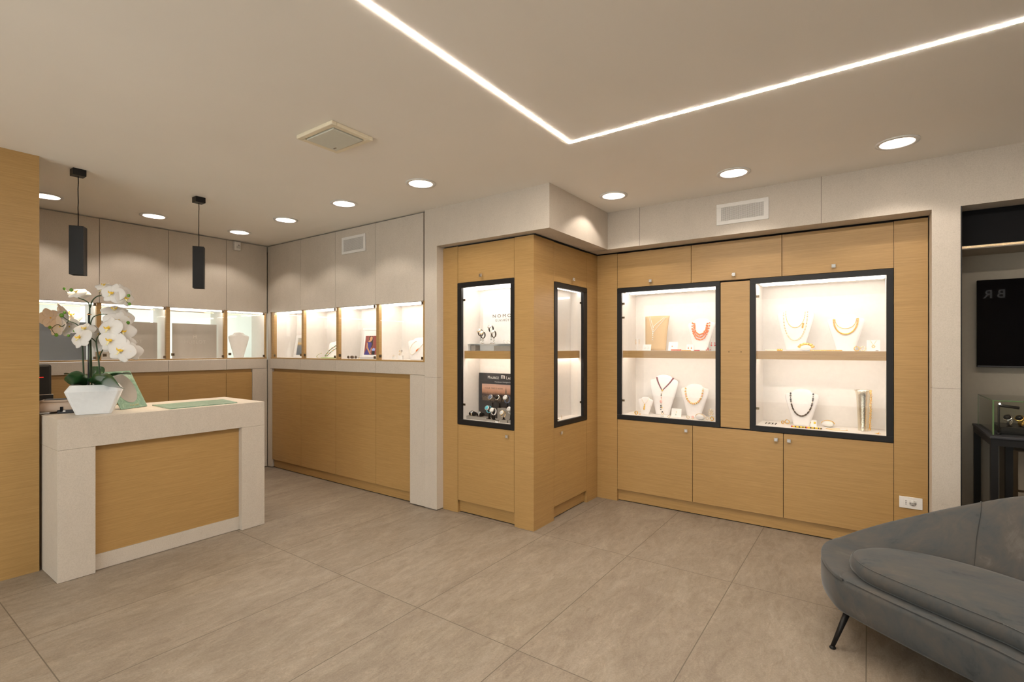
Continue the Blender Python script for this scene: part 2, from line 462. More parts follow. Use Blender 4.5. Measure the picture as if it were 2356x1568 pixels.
def text(name, s, size, m, parent, loc, rot, depth=0.0006, spacing=1.0, align='CENTER', sx=1.0, bold=0.0):
    c = bpy.data.curves.new(name, 'FONT'); c.body = s; c.size = size; c.extrude = depth; c.space_character = spacing
    c.align_x = align; c.align_y = 'BOTTOM'; c.offset = bold
    t = bpy.data.objects.new(name + '_tmp', c); COL.objects.link(t)
    bpy.context.view_layer.update()
    me = bpy.data.meshes.new_from_object(t.evaluated_get(bpy.context.evaluated_depsgraph_get()))
    bpy.data.objects.remove(t); bpy.data.curves.remove(c)
    me.materials.clear(); me.materials.append(MAT[m])
    o = bpy.data.objects.new(name, me); COL.objects.link(o); o.parent = parent
    o.location = loc; o.rotation_euler = rot; o.scale = (sx, 1, 1)
    return o
def copy_tree(o, parent=None):
    c = o.copy(); COL.objects.link(c)
    if parent is not None: c.parent = parent; c.matrix_parent_inverse = o.matrix_parent_inverse.copy()
    for ch in list(o.children): copy_tree(ch, c)
    return c

# ------------------------------------------------------------------ room shell
CEIL = 2.70
def perforated():
    m, nt, b = _new('perforated')
    g = nt.nodes.new('ShaderNodeTexCoord'); s = nt.nodes.new('ShaderNodeSeparateXYZ'); nt.links.new(g.outputs['Object'], s.inputs[0])
    outs = []
    for ax in ('X', 'Z'):
        mu = nt.nodes.new('ShaderNodeMath'); mu.operation = 'MULTIPLY'; mu.inputs[1].default_value = 2 * math.pi / 0.0075
        sn = nt.nodes.new('ShaderNodeMath'); sn.operation = 'SINE'
        nt.links.new(s.outputs[ax], mu.inputs[0]); nt.links.new(mu.outputs[0], sn.inputs[0]); outs.append(sn)
    ad = nt.nodes.new('ShaderNodeMath'); ad.operation = 'ADD'; nt.links.new(outs[0].outputs[0], ad.inputs[0]); nt.links.new(outs[1].outputs[0], ad.inputs[1])
    gt = nt.nodes.new('ShaderNodeMath'); gt.operation = 'GREATER_THAN'; gt.inputs[1].default_value = 0.75; nt.links.new(ad.outputs[0], gt.inputs[0])
    nt.links.new(mixc(nt, gt.outputs[0], (0.66, 0.645, 0.62), (0.06, 0.05, 0.045)), b.inputs['Base Color'])
    MAT['perforated'] = m
perforated()
struct('floor', B(-7.0, 3.2, -2.3, 5.4, -0.08, 0), 'floor_tile', label='large-format beige stone-look floor tiles with thin grout lines', cat='floor')
DL = [(-5.50, 1.13), (-5.50, 1.89), (-5.52, 2.69), (-4.62, 2.69), (-3.69, 2.68), (-2.765, 2.69), (-1.70, 3.82), (-0.783, 3.82), (0.142, 3.835)]
def make_ceiling():
    c = bpy.data.curves.new('ceiling', 'CURVE'); c.dimensions = '2D'; c.fill_mode = 'BOTH'; c.extrude = 0.0
    def loop(pts):
        sp = c.splines.new('POLY'); sp.points.add(len(pts) - 1); sp.use_cyclic_u = True
        for p, q in zip(sp.points, pts): p.co = (q[0], q[1], 0, 1)
    loop([(-7.0, -2.3), (3.2, -2.3), (3.2, 5.4), (-7.0, 5.4)])
    for x, y in DL: loop([(x + 0.092 * math.cos(2 * math.pi * k / 48), y + 0.092 * math.sin(2 * math.pi * k / 48)) for k in range(48)])
    t = bpy.data.objects.new('tmp', c); COL.objects.link(t); bpy.context.view_layer.update()
    me = bpy.data.meshes.new_from_object(t.evaluated_get(bpy.context.evaluated_depsgraph_get()))
    bpy.data.objects.remove(t); bpy.data.curves.remove(c)
    me.materials.clear(); me.materials.append(MAT['ceiling_paint'])
    o = bpy.data.objects.new('ceiling', me); COL.objects.link(o); o.location = (0, 0, CEIL)
    o['kind'] = 'structure'; o['label'] = 'smooth painted beige ceiling'; o['category'] = 'ceiling'
make_ceiling()
# a solid roof above the plasterboard keeps daylight out of the void
struct('wall_roof_slab', B(-7.0, 3.2, -2.3, 5.4, CEIL + 0.3, CEIL + 0.4), 'dark_gap')
struct('wall_right', B(3.2, 3.3, -2.3, 5.4, 0, CEIL + 0.3), 'wall_paint')
w = MB(); w.box(-7.0, -4.3, -2.4, -2.3, 0, CEIL + 0.3); w.box(0.6, 3.2, -2.4, -2.3, 0, CEIL + 0.3); w.box(-4.3, 0.6, -2.4, -2.3, 0, 0.35); w.box(-4.3, 0.6, -2.4, -2.3, 2.45, CEIL + 0.3)
struct('wall_front', w, 'wall_paint')
struct('window_2', B(-4.3, 0.6, -2.355, -2.347, 0.35, 2.45), 'glass')
struct('wall_back', B(-7.0, 3.2, 5.4, 5.5, 0, CEIL + 0.3), 'wall_paint')
w = MB()
w.box(-7.1, -7.0, -2.3, 5.4, 0, 1.25); w.box(-7.1, -7.0, -2.3, 5.4, 1.95, CEIL + 0.3)
w.box(-7.1, -7.0, -2.3, 0.9, 1.25, 1.95); w.box(-7.1, -7.0, 3.35, 5.4, 1.25, 1.95)
struct('wall_left', w, 'wall_paint')
struct('window_1', B(-7.055, -7.045, 0.9, 3.35, 1.25, 1.95), 'glass')
# wood-clad wall end at the left edge of the picture
struct('wall_left_partition', B(-5.2, -4.402, -2.3, 0.871, 0.0, CEIL), 'oak', label='oak-veneered wall end left of the stone counter', cat='wall')

# soffit, jambs, pier : one run of stone cladding
Z0S = 2.36
s = MB()
s.box(-3.283, -1.963, 3.243, 4.30, Z0S, CEIL)
struct('trim_1', s, 'stone', label='stone-clad dropped beam above the projecting oak corner', cat='beam')
s = MB(); s.box(-2.2, 3.2, 4.28, 4.46, Z0S, CEIL); s.cm = 1
for px, pyt, pyb in ((1471.5, 478, 571), (1889.5, 406, 513)):
    x = on_y(px, 500, 4.28).x; s.box(x - 0.0015, x + 0.0015, 4.2795, 4.30, Z0S, CEIL)
struct('trim_2', s, ['stone', 'seam'], label='stone-clad beam running over the two jewellery showcases', cat='beam')
s = MB(); s.box(-3.283, -3.132, 3.243, 3.60, 0.012, Z0S); s.cm = 1
s.box(-3.2835, -3.1315, 3.2425, 3.30, 1.188, 1.190); s.box(-3.278, -3.137, 3.25, 3.60, 0, 0.012)
struct('trim_3', s, ['stone', 'seam'], label='narrow stone jamb left of the watch showcase', cat='pillar')
s = MB(); s.box(0.339, 0.481, 4.28, 4.80, 0.0, Z0S); s.cm = 1
s.box(0.3385, 0.4815, 4.2795, 4.36, 1.188, 1.190); s.cm = 2; s.box(0.481, 0.487, 4.276, 4.30, 0, Z0S)
struct('trim_4', s, ['stone', 'seam', 'black_metal'], label='stone pier between jewellery wall and screen niche', cat='pillar')
# infill above the cabinets behind the soffit
struct('trim_5', B(-3.13, -2.15, 3.34, 4.47, 2.35, 2.358), 'dark_gap')
# oak stiles
struct('trim_6', B(-3.131, -2.957, 3.325, 3.66, 0.0, 2.348), 'oak', label='narrow oak stile beside the stone jamb', cat='panel')
struct('trim_7', B(-2.343, -2.157, 3.325, 3.638, 0.0, 2.348), 'oak', label='oak corner post of the projecting cabinet block', cat='panel')
struct('trim_8', B(-2.40, -2.157, 4.241, 4.50, 0.0, 2.348), 'oak', label='oak stile in the inner corner right of the tall narrow showcase', cat='panel')
struct('trim_9', B(-2.155, -1.948, 4.46, 4.70, 0.0, 2.348), 'oak', label='oak stile left of the coral jewellery showcase', cat='panel')
struct('trim_10', B(0.147, 0.333, 4.46, 4.70, 0.0, 2.348), 'oak', label='oak stile carrying the wall socket', cat='panel')
s = MB(); s.box(-1.016, -0.791, 4.46, 4.50, 0.788, 2.003); s.cm = 1
for px, py in ((1677, 809), (1705, 809)):
    p = on_y(px, py, 4.459); s.disc((p.x, 4.4595, p.z), 0.0035, (0, -1, 0), 10, 0.0005)
struct('trim_11', s, ['oak', 'dark_gap'], label='plain oak panel between the two jewellery showcases', cat='panel')
s = MB()
for px, py, yy in ((1197, 809, 3.3245),):
    p = on_y(px, py, 3.325); s.disc((p.x, 3.3252, p.z), 0.003, (0, -1, 0), 10, 0.0008)
# plinths
struct('baseboard_1', B(-1.948, 0.147, 4.49, 4.52, 0.008, 0.108), 'oak')
struct('baseboard_2', B(-2.957, -2.343, 3.355, 3.38, 0.008, 0.108), 'oak')
struct('baseboard_3', B(-2.21, -2.187, 3.638, 4.241, 0.008, 0.108), 'oak')
struct('baseboard_4', B(-5.90, -3.478, 3.29, 3.32, 0.008, 0.10), 'oak')
struct('baseboard_5', B(-6.06, -6.03, 0.9, 3.075, 0.008, 0.10), 'oak')
s = MB(); s.box(-1.948, 0.147, 4.50, 4.53, 0, 0.1); s.box(-2.957, -2.343, 3.365, 3.39, 0, 0.1); s.box(-2.22, -2.197, 3.638, 4.241, 0, 0.1); s.box(-5.90, -3.478, 3.30, 3.33, 0, 0.1)
struct('baseboard_6', s, 'dark_gap')
# stone corner strips around the display cabinets
struct('trim_12', B(-5.998, -5.938, 3.262, 3.60, 0.010, 2.688), 'stone')
struct('trim_13', B(-5.936, -5.906, 3.262, 3.60, 0.010, 1.20), 'stone')
struct('trim_14', B(-3.476, -3.2855, 3.245, 3.60, 0.012, 1.203), 'stone', label='stone leg at the right end of the display cabinets', cat='panel')
struct('trim_15', B(-6.4, -6.002, 3.077, 3.256, 0.010, 1.200), 'stone', label='stone leg in the corner under the frosted display', cat='panel')
# white ceiling-height dark liner behind display cabinets
s = MB(); s.box(-6.0, -3.31, 3.60, 3.62, 0, 2.698); s.box(-5.998, -3.31, 3.30, 3.60, 2.694, 2.698)
struct('trim_16', s, 'dark_gap')
s = MB(); s.box(-6.42, -6.40, 0.5, 3.62, 0, 1.30); s.box(-6.42, -6.40, 0.5, 3.62, 1.91, 2.698); s.box(-7.0, -6.0, 3.6, 3.62, 0, 2.698); s.box(-7.0, -6.002, 0.5, 0.52, 0, 2.698)
s.box(-7.0, -6.42, 0.5, 3.62, 1.91, 1.93); s.box(-7.0, -6.42, 0.5, 3.62, 1.27, 1.29)
struct('trim_17', s, 'wall_paint')

# ------------------------------------------------------------------ ceiling fixtures
def make_downlight():
    t = thing('recessed_downlight', 'x', 'ceiling light', (DL[0][0], DL[0][1], CEIL))
    tr = MB(); tr.lathe((0, 0, 0), [(0.093, 0.001), (0.112, -0.001), (0.112, -0.006), (0.088, -0.008), (0.0865, 0.0)], 48, False, False)
    tr.build('trim_ring', 'white_plastic', t)
    cn = MB(); cn.lathe((0, 0, 0), [(0.0868, -0.004), (0.084, 0.030), (0.076, 0.032), (0.072, 0.078), (0.0, 0.080)], 48, False, False)
    cn.build('reflector', 'white_satin', t)
    oc = MB(); oc.lathe((0, 0, 0), [(0.0915, 0.0), (0.0915, 0.09), (0.0, 0.092)], 48, False, False)
    oc.build('housing', 'dark_gap', t)
    bl = MB(); bl.lathe((0, 0, 0), [(0.0, 0.0725), (0.030, 0.0725), (0.033, 0.077)], 32, False, False)
    bl.build('bulb', 'lamp_glow', t)
    ld = bpy.data.lights.new('lamp', 'SPOT'); ld.energy = SPOT_W; ld.color = WARM2; ld.spot_size = R_(158); ld.spot_blend = 0.3; ld.shadow_soft_size = 0.012
    lo = bpy.data.objects.new('lamp', ld); COL.objects.link(lo); lo.location = (0, 0, 0.066); lo.parent = t
    return t
DLL = ['recessed downlight partly hidden by the oak wall end', 'recessed downlight between the two black pendants', 'recessed downlight nearest the motion sensor in the corner',
       'recessed downlight above the leftmost lit display of the back wall', 'recessed downlight above the vented stone panel', 'largest downlight left of the stone beam, by the ceiling hatch',
       'recessed downlight nearest the inner corner of the beam', 'recessed downlight in front of the white beam vent', 'recessed downlight furthest right, above the grey sofa']
d0 = make_downlight()
for i, (x, y) in enumerate(DL):
    o = d0 if i == 0 else copy_tree(d0)
    o.location = (x, y, CEIL); o['label'] = DLL[i]; o['group'] = 'recessed ceiling downlights'
s = MB(); hw = 0.0100; LX, LY = -1.479, 2.684
s.box(LX - hw, LX + hw, -1.2, LY + hw, CEIL - 0.0014, CEIL - 0.0002); s.box(LX + hw, 1.6, LY - hw, LY + hw, CEIL - 0.0014, CEIL - 0.0002)
tag(s.build('linear_ceiling_light', 'led'), 'thin glowing light line making a right angle across the ceiling', 'ceiling light')
# access hatch / loudspeaker grille
t = thing('ceiling_speaker', 'square cream ceiling unit with a grey centre plate', 'ceiling unit', (-2.565, 1.80, CEIL))
s = MB(); hx, hy = 0.155, 0.125
def frame_xy(mb, ax, ay, bx_, by_, z0, z1):
    mb.box(-ax, ax, by_, ay, z0, z1); mb.box(-ax, ax, -ay, -by_, z0, z1); mb.box(-ax, -bx_, -by_, by_, z0, z1); mb.box(bx_, ax, -by_, by_, z0, z1)
frame_xy(s, 0.172, 0.140, 0.138, 0.108, -0.022, 0)
s.build('frame', 'hatch_cream', t, 0.004)
MB().box(-0.130, 0.130, -0.100, 0.100, -0.026, -0.006).build('centre_plate', 'hatch_panel', t, 0.003)
MB().box(-0.112, -0.086, 0.066, 0.074, -0.0275, -0.026).build('badge', 'bronze', t)
# black pendants
def make_pendant(loc, lab, zt, zb):
    t = thing('pendant_lamp', lab, 'pendant lamp', (loc[0], loc[1], CEIL), 0, 'black pendants over the counter')
    MB().box(-0.037, 0.037, -0.037, 0.037, -0.046, 0).build('canopy', 'black_metal', t, 0.002)
    k = [(0.0012 * math.sin(j * 1.3), 0.001 * math.sin(j * 2.1), -0.046 - (CEIL - 0.046 - zt) * j / 8) for j in range(9)]
    k[0] = (0, 0, -0.04); k[-1] = (0, 0, zt - CEIL)
    MB().tube(k, 0.0028, 8).build('cord', 'black_matte', t)
    M = Matrix.Rotation(R_(-29), 4, 'Z'); b = MB(); b.M = M; a = 0.040; z1 = zt - CEIL; z0 = zb - CEIL
    for (x0, x1, y0, y1) in ((-a, a, -a, -a + .004), (-a, a, a - .004, a), (-a, -a + .004, -a + .004, a - .004), (a - .004, a, -a + .004, a - .004)):
        b.box(x0, x1, y0, y1, z0, z1)
    b.box(-a, a, -a, a, z1 - 0.004, z1)
    b.build('shade', 'black_metal', t)
    g = MB(); g.lathe((0, 0, z0 + 0.035), [(0.0, 0), (0.026, 0), (0.026, 0.02)], 24, False, False)
    g.build('bulb', 'pendant_glow', t)
    ld = bpy.data.lights.new('lamp', 'SPOT'); ld.energy = 16; ld.color = (1, 0.78, 0.52); ld.spot_size = R_(90); ld.spot_blend = 0.5; ld.shadow_soft_size = 0.02
    lo = bpy.data.objects.new('lamp', ld); COL.objects.link(lo); lo.location = (0, 0, z0 + 0.03); lo.parent = t
make_pendant((-4.515, 1.095), 'black square-tube pendant lamp nearest the oak wall end', 2.300, 1.962)
make_pendant((-4.53, 1.878), 'black square-tube pendant lamp over the right half of the counter', 2.288, 1.946)
# motion sensor
t = thing('motion_sensor', 'white motion sensor high in the corner under the ceiling', 'sensor', (-5.999, 2.885, 2.585), R_(90))
MB().box(-0.036, 0.036, -0.040, 0, 0, 0.100).build('housing', 'white_plastic', t, 0.006)
MB().box(-0.012, 0.028, -0.0425, -0.039, 0.022, 0.052).build('lens', 'grey_plastic', t, 0.002)
MB().box(0.004, 0.020, -0.0415, -0.0395, 0.058, 0.064).build('indicator_window', 'black_matte', t)

def vent(name, lab, x0, x1, z0, z1, Y, b):
    t = thing(name, lab, 'air vent', ((x0 + x1) / 2, Y, z0)); w2 = (x1 - x0) / 2; h = z1 - z0
    f = MB(); f.box(-w2, w2, -0.009, 0, 0, b); f.box(-w2, w2, -0.009, 0, h - b, h); f.box(-w2, -w2 + b * 1.2, -0.009, 0, b, h - b); f.box(w2 - b * 1.2, w2, -0.009, 0, b, h - b)
    f.build('frame', 'white_plastic', t, 0.0015)
    MB().box(-w2 + b, w2 - b, -0.004, -0.001, b * 0.9, h - b * 0.9).build('grille', 'perforated', t)
vent('air_vent', 'white perforated air vent on a stone panel of the back wall', -4.513, -4.130, 2.432, 2.608, 3.258, 0.026)
a = on_y(1649, 468.5, 4.28); b = on_y(1769, 502, 4.28)
vent('air_vent', 'long white perforated air vent in the stone beam', a.x, b.x, b.z - 0.003, on_y(1769, 453, 4.28).z, 4.28, 0.030)
# power socket on the oak stile
t = thing('wall_socket', 'white double power socket low on the oak stile behind the sofa', 'power socket', (0.240, 4.4598, 0.332))
MB().box(-0.064, 0.064, -0.008, 0, 0, 0.080).build('cover_plate', 'white_plastic', t, 0.002)
s = MB(); s.box(-0.038, -0.0145, -0.0095, -0.007, 0.017, 0.063); s.box(-0.013, 0.036, -0.0095, -0.007, 0.017, 0.063)
s.build('socket_insert', 'white_plastic', t, 0.0015)
MB().tube([(0.0115, -0.0094, 0.040), (0.0115, -0.0100, 0.040)], 0.021, 28).build('round_socket', 'grey_plastic', t)
s = MB()
for z in (0.029, 0.040, 0.051): s.box(-0.029, -0.0245, -0.0102, -0.009, z - 0.003, z + 0.003)
for x in (-0.001, 0.024): s.box(x - 0.0045, x + 0.0045, -0.0104, -0.009, 0.038, 0.0415)
s.box(0.0095, 0.0135, -0.0104, -0.009, 0.038, 0.042); s.box(0.0095, 0.0135, -0.0104, -0.009, 0.0225, 0.027)
s.build('pin_holes', 'black_matte', t)

# ------------------------------------------------------------------ cabinets in the oak wall
def knob(t, x, z):
    k = MB(); k.tube([(x, 0, z), (x, -0.014, z)], 0.006, 10).box(x - 0.0135, x + 0.0135, -0.026, -0.014, z - 0.0135, z + 0.0135)
    k.cm = 1; k.box(x - 0.0095, x + 0.0095, -0.0285, -0.026, z - 0.0095, z + 0.0095)
    k.build('knob', ['chrome', 'crystal'], t, 0.0012)
def cabinet(name, lab, loc, rz, wd, z0, z1, kx, kz, group, depth=0.25):
    t = thing(name, lab, 'cabinet', (loc[0], loc[1], z0), rz, group)
    g = 0.0022
    MB().box(g, wd - g, 0, 0.02, g, z1 - z0 - g).build('door', 'oak', t, 0.0008)
    MB().box(0, wd, 0.024, depth, 0, z1 - z0).build('body', 'seam', t)  # dark body colour stands in for the shade in the gaps around the door
    knob(t, kx, kz - z0)
    return t
def showcase(lab, loc, rz, wd, fl, fr, z0, z1, depth, bars, hl, litY=0.05, group='black-framed lit showcases'):
    """local x along the wall, y into it; fl/fr = width of the frame's uprights"""
    t = thing('display_showcase', lab, 'showcase', (loc[0], loc[1], z0), rz, group); H = z1 - z0; b = 0.042
    f = MB(); f.box(0, wd, -0.006, 0.020, 0, b); f.box(0, wd, -0.006, 0.020, H - b, H); f.box(0, fl, -0.006, 0.020, b, H - b); f.box(wd - fr, wd, -0.006, 0.020, b, H - b)
    f.build('frame', 'black_metal', t, 0.0015)
    x0, x1 = fl - 0.001, wd - fr + 0.001; T = 0.012; zs0, zs1 = 1.360 - z0, 1.427 - z0
    L = MB(); L.box(x0 - T, x0, 0.021, depth, b - T, H - b + T); L.box(x1, x1 + T, 0.021, depth, b - T, H - b + T)
    L.box(x0, x1, 0.021, depth, b - T, b); L.box(x0, x1, 0.021, depth, H - b, H - b + T); L.box(x0 - T, x1 + T, depth, depth + T, b - T, H - b + T)
    L.build('lining', 'white_lining', t)
    MB().box(x0 + 0.0005, x1 - 0.0005, 0.036, 0.052, zs0, zs1).build('shelf_front', 'oak', t)
    MB().box(x0 + 0.0005, x1 - 0.0005, 0.052, depth - 0.001, zs1 - 0.012, zs1).build('shelf', 'white_lining', t)
    MB().box(x0 - 0.003, x1 + 0.003, 0.022, 0.027, b - 0.003, H - b + 0.003).build('glass_door', 'glass', t)
    for (y, zz) in bars + [(0.070, zs0 + 0.045)]:
        MB().box(x0 + 0.03, x1 - 0.01, y, y + 0.012, zz - (0 if zz < 1 else 0) - 0.008, zz).build('light_bar', 'case_led', t)
    for z in hl:
        hx = x0 if hl is not None else x0
        hb = MB(); sx = t.get('hinge_side', 1)
        (hb.box(x0, x0 + 0.024, 0.016, 0.022, z - z0 - 0.009, z - z0 + 0.009) if lab.find('tall narrow') < 0 else hb.box(x1 - 0.024, x1, 0.016, 0.022, z - z0 - 0.009, z - z0 + 0.009))
        hb.build('hinge', 'bronze', t)
    return t
W1 = 4.46
HB = 1.24 - 0.042
# jewellery wall
gb, gu = 'oak base cabinets with square knobs', 'oak overhead cabinets with square knobs'
cabinet('base_cabinet', 'oak base cabinet under the coral showcase', (-1.947, W1), 0, 0.700, 0.111, 0.778, -1.297 + 1.947, 0.729, gb)
cabinet('base_cabinet', 'oak base cabinet between the showcases with its knob at upper right', (-1.247, W1), 0, 0.700, 0.111, 0.778, -0.597 + 1.247, 0.727, gb)
cabinet('base_cabinet', 'oak base cabinet under the wider gold jewellery showcase', (-0.547, W1), 0, 0.694, 0.111, 0.778, 0.041, 0.727, gb)
cabinet('overhead_cabinet', 'oak overhead cabinet above the coral showcase', (-1.947, W1), 0, 0.688, 2.017, 2.347, 0.330, 2.062, gu)
cabinet('overhead_cabinet', 'oak overhead cabinet in the middle of the jewellery wall', (-1.259, W1), 0, 0.702, 2.017, 2.347, 0.350, 2.060, gu)
cabinet('overhead_cabinet', 'oak overhead cabinet above the wider gold jewellery showcase', (-0.557, W1), 0, 0.704, 2.017, 2.347, 0.345, 2.064, gu)
showcase('black-framed lit showcase with the coral necklace and gold suede stand', (-1.946, W1), 0, 0.926, 0.042, 0.036, 0.780, 2.015, 0.36, [(0.035, HB - 0.006), (0.15, HB - 0.004)], (1.87, 1.74, 0.955))
showcase('wider black-framed lit showcase with gold chains and silver vase', (-0.788, W1), 0, 0.932, 0.042, 0.040, 0.780, 2.015, 0.36, [(0.035, HB - 0.006), (0.15, HB - 0.004)], (1.87, 0.96))
# projecting block, front face
PF = 3.325
cabinet('base_cabinet', 'oak base cabinet under the watch showcase', (-2.956, PF), 0, 0.612, 0.111, 0.781, 0.550, 0.729, gb, 0.22)
cabinet('overhead_cabinet', 'oak overhead cabinet above the watch showcase', (-2.956, PF), 0, 0.612, 2.022, 2.347, 0.275, 2.068, gu, 0.22)
showcase('narrow black-framed lit showcase displaying watches', (-2.956, PF), 0, 0.612, 0.048, 0.036, 0.783, 2.021, 0.255, [(0.035, HB - 0.008), (0.13, HB - 0.006)], (1.872, 0.955))
# projecting block, side face
PS = -2.157
cabinet('base_cabinet', 'oak base cabinet on the side of the projecting block', (PS, 3.639), R_(90), 0.601, 0.111, 0.779, 0.095, 0.726, gb, 0.18)
cabinet('overhead_cabinet', 'oak overhead cabinet on the side of the projecting block', (PS, 3.639), R_(90), 0.601, 2.012, 2.347, 0.312, 2.062, gu, 0.18)
showcase('tall narrow black-framed showcase, nearly empty, on the side of the block', (PS, 3.640), R_(90), 0.600, 0.050, 0.076, 0.781, 2.010, 0.125, [(0.035, HB - 0.006)], (1.87, 0.95))

# ------------------------------------------------------------------ display cabinets with stone doors
def bay(lab, loc, rz, wd, xdoor0, xdoor1, depth, div, back, locks, hinges, group, ud=0.0):
    """one display cabinet: stone lift door, glazed niche, stone drawer front, oak door; local x along, y into the wall"""
    t = thing('display_cabinet', lab, 'display cabinet', (loc[0], loc[1], 0), rz, group); g = 0.002
    MB().box(g, wd - g - ud, 0, 0.02, 1.886, 2.690).build('upper_door', 'stone', t, 0.0008)
    MB().box(g, wd - g, 0, 0.02, 1.205, 1.322).build('drawer_front', 'stone', t, 0.0008)
    MB().box(0, wd, 0.004, 0.05, 1.323, 1.336).build('sill', 'oak', t)
    MB().box(xdoor0 + g, xdoor1 - g, 0.006, 0.024, 0.103, 1.165).build('lower_door', 'oak', t, 0.0008)
    MB().box(xdoor0, xdoor1, 0.03, 0.05, 1.155, 1.21).build('finger_rail', 'oak', t)
    for a, b in div: MB().box(a, b, 0.014, 0.05, 1.336, 1.886).build('divider', 'oak', t)
    xa, xb = div[0][1], div[-1][0]; D = depth; T = 0.01
    L = MB(); L.box(xa - T, xa, 0.05, D, 1.326, 1.890); L.box(xb, wd - 0.0005, 0.05, D, 1.326, 1.890)
    L.box(xa, xb, 0.05, D, 1.326, 1.337); L.box(xa - T, xb, 0.022, D, 1.880, 1.890)
    if back == 'solid':
        L.box(xa, xb, D, D + T, 1.33, 1.89)
        MB().box(xa + 0.045, xb - 0.01, D - 0.014, D - 0.002, 1.337, 1.862).build('back_panel', 'white_lining', t)
    L.build('lining', 'white_lining', t)
    if back == 'solid':
        for y in (0.045, 0.120): MB().box(xa + 0.012, xb - 0.012, y, y + 0.010, 1.868, 1.878).build('light_bar', 'case_led', t)
    MB().box(xa, xb, 0.020, 0.026, 1.339, 1.879).build('glass_door', 'glass', t)
    for x, z in locks:
        k = MB(); k.box(x - 0.015, x + 0.015, 0.012, 0.020, z - 0.014, z + 0.014); k.tube([(x + 0.004, 0.012, z), (x + 0.004, 0.004, z)], 0.006, 10)
        k.build('lock', 'bronze', t)
    for x, z in hinges: MB().box(x - 0.011, x + 0.011, 0.011, 0.020, z - 0.013, z + 0.013).build('hinge', 'bronze', t)
    return t
Y2 = 3.26
gw = 'lit display cabinets of the back wall'
SE = [-5.936, -5.288, -4.637, -3.986, -3.298]
LB = ['back wall display cabinet with the sea picture, leftmost of its row', 'back wall display cabinet with the green tray and bead necklace', 'back wall display cabinet with the portrait picture', 'back wall display cabinet with the pearl necklace bust, beside the stone jamb']
for i in range(4):
    x0, x1 = SE[i], SE[i + 1]; wd = x1 - x0
    dl = (0.0, 0.059) if i == 0 else (0.0, 0.036)
    dr = (wd - 0.004, wd) if i < 3 else (wd - 0.036, wd - 0.008)
    lk = [(wd - 0.020, 1.372)] if i == 0 else [(0.036 + 0.022, 1.372)]
    hx_ = wd - (0.048 if i == 3 else 0.030); hg = [(0.059 + 0.012, 1.362), (0.059 + 0.012, 1.866)] if i == 0 else [(hx_, 1.357), (hx_, 1.866)]
    bay(LB[i], (x0, Y2), 0, wd, 0.032 if i == 0 else 0, wd if i < 3 else wd - 0.180, 0.31, [dl, dr], 'solid', lk, hg, gw, 0.018 if i == 3 else 0.0)
gf = 'frosted-back display cabinets of the left wall'
SF = [1.03, 1.614, 2.196, 2.778, 3.254]
LF = ['left wall display cabinet nearest the oak wall end, behind the orchid', 'left wall display cabinet behind the orchid blossoms with a grey board', 'left wall display cabinet with the clearest grey board', 'left wall display cabinet with a blurred necklace bust, in the corner']
for i in range(4):
    y0, y1 = SF[i], SF[i + 1]; wd = y1 - y0
    dl = (0.0, 0.018); dr = (wd - 0.018, wd) if i < 3 else (wd - 0.012, wd)
    lk = [(0.045, 1.383)]
    hg = [(wd - 0.032, 1.357), (wd - 0.032, 1.866)]
    c = bay(LF[i], (-6.0, y0), R_(90), wd, 0, wd if i < 3 else wd - 0.179, 0.36, [dl, dr], 'frosted', lk, hg, gf)
    fa = {0: 0.02, 1: 0.09, 2: 0.085, 3: 0.075}[i]; fb = {0: wd - 0.06, 1: wd - 0.05, 2: wd - 0.02, 3: wd - 0.012}[i]
    fz = MB().box(fa, fb, 0.345, 0.350, 1.338, 1.878); fz.mi = [1, 1, 0, 1, 1, 1]; fz.build('frosted_panel', ['frosted', 'glass'], c)
    MB().box(0.03, wd - 0.03, 0.040, 0.050, 1.868, 1.876).build('light_bar', 'case_led_soft', c)
    if i in (1, 2):
        v = MB(); n = 30; xa = 0.10 if i == 1 else 0.03
        for k in range(n): v.box(xa + k * 0.0115, xa + k * 0.0115 + 0.005, 0.055, 0.058, 1.858, 1.880)
        v.box(xa - 0.01, xa + n * 0.0115 + 0.01, 0.059, 0.061, 1.853, 1.880)
        v.build('vent_grille', 'white_plastic', c)
    MB().box(0.03, wd - 0.10, 0.075, 0.090, 1.846, 1.853).build('light_rail', 'beige_suede', c)

# ------------------------------------------------------------------ reception counter and what stands on it
t = thing('reception_counter', 'stone-clad reception counter with an oak front panel', 'counter', (-4.40, 1.533, 0))
def CB(x0, x1, y0, y1, z0, z1): return MB().box(x0 + 4.40, x1 + 4.40, y0 - 1.533, y1 - 1.533, z0, z1)
CB(-4.745, -4.060, 0.886, 2.181, 0.8185, 1.010).build('top', 'stone', t, 0.0015)
CB(-4.745, -4.060, 0.886, 1.072, 0.002, 0.8175).build('leg', 'stone', t, 0.0012)
CB(-4.745, -4.060, 1.999, 2.181, 0.002, 0.8175).build('leg', 'stone', t, 0.0012)
CB(-4.135, -4.112, 1.0725, 1.9985, 0.104, 0.8175).build('front_panel', 'oak', t)
CB(-4.135, -4.106, 1.0725, 1.9985, 0.002, 0.103).build('kickboard', 'stone', t)
CB(-4.70, -4.140, 1.0725, 1.9985, 0.02, 0.815).build('inner_cabinet', 'seam', t)
CT = 1.0102

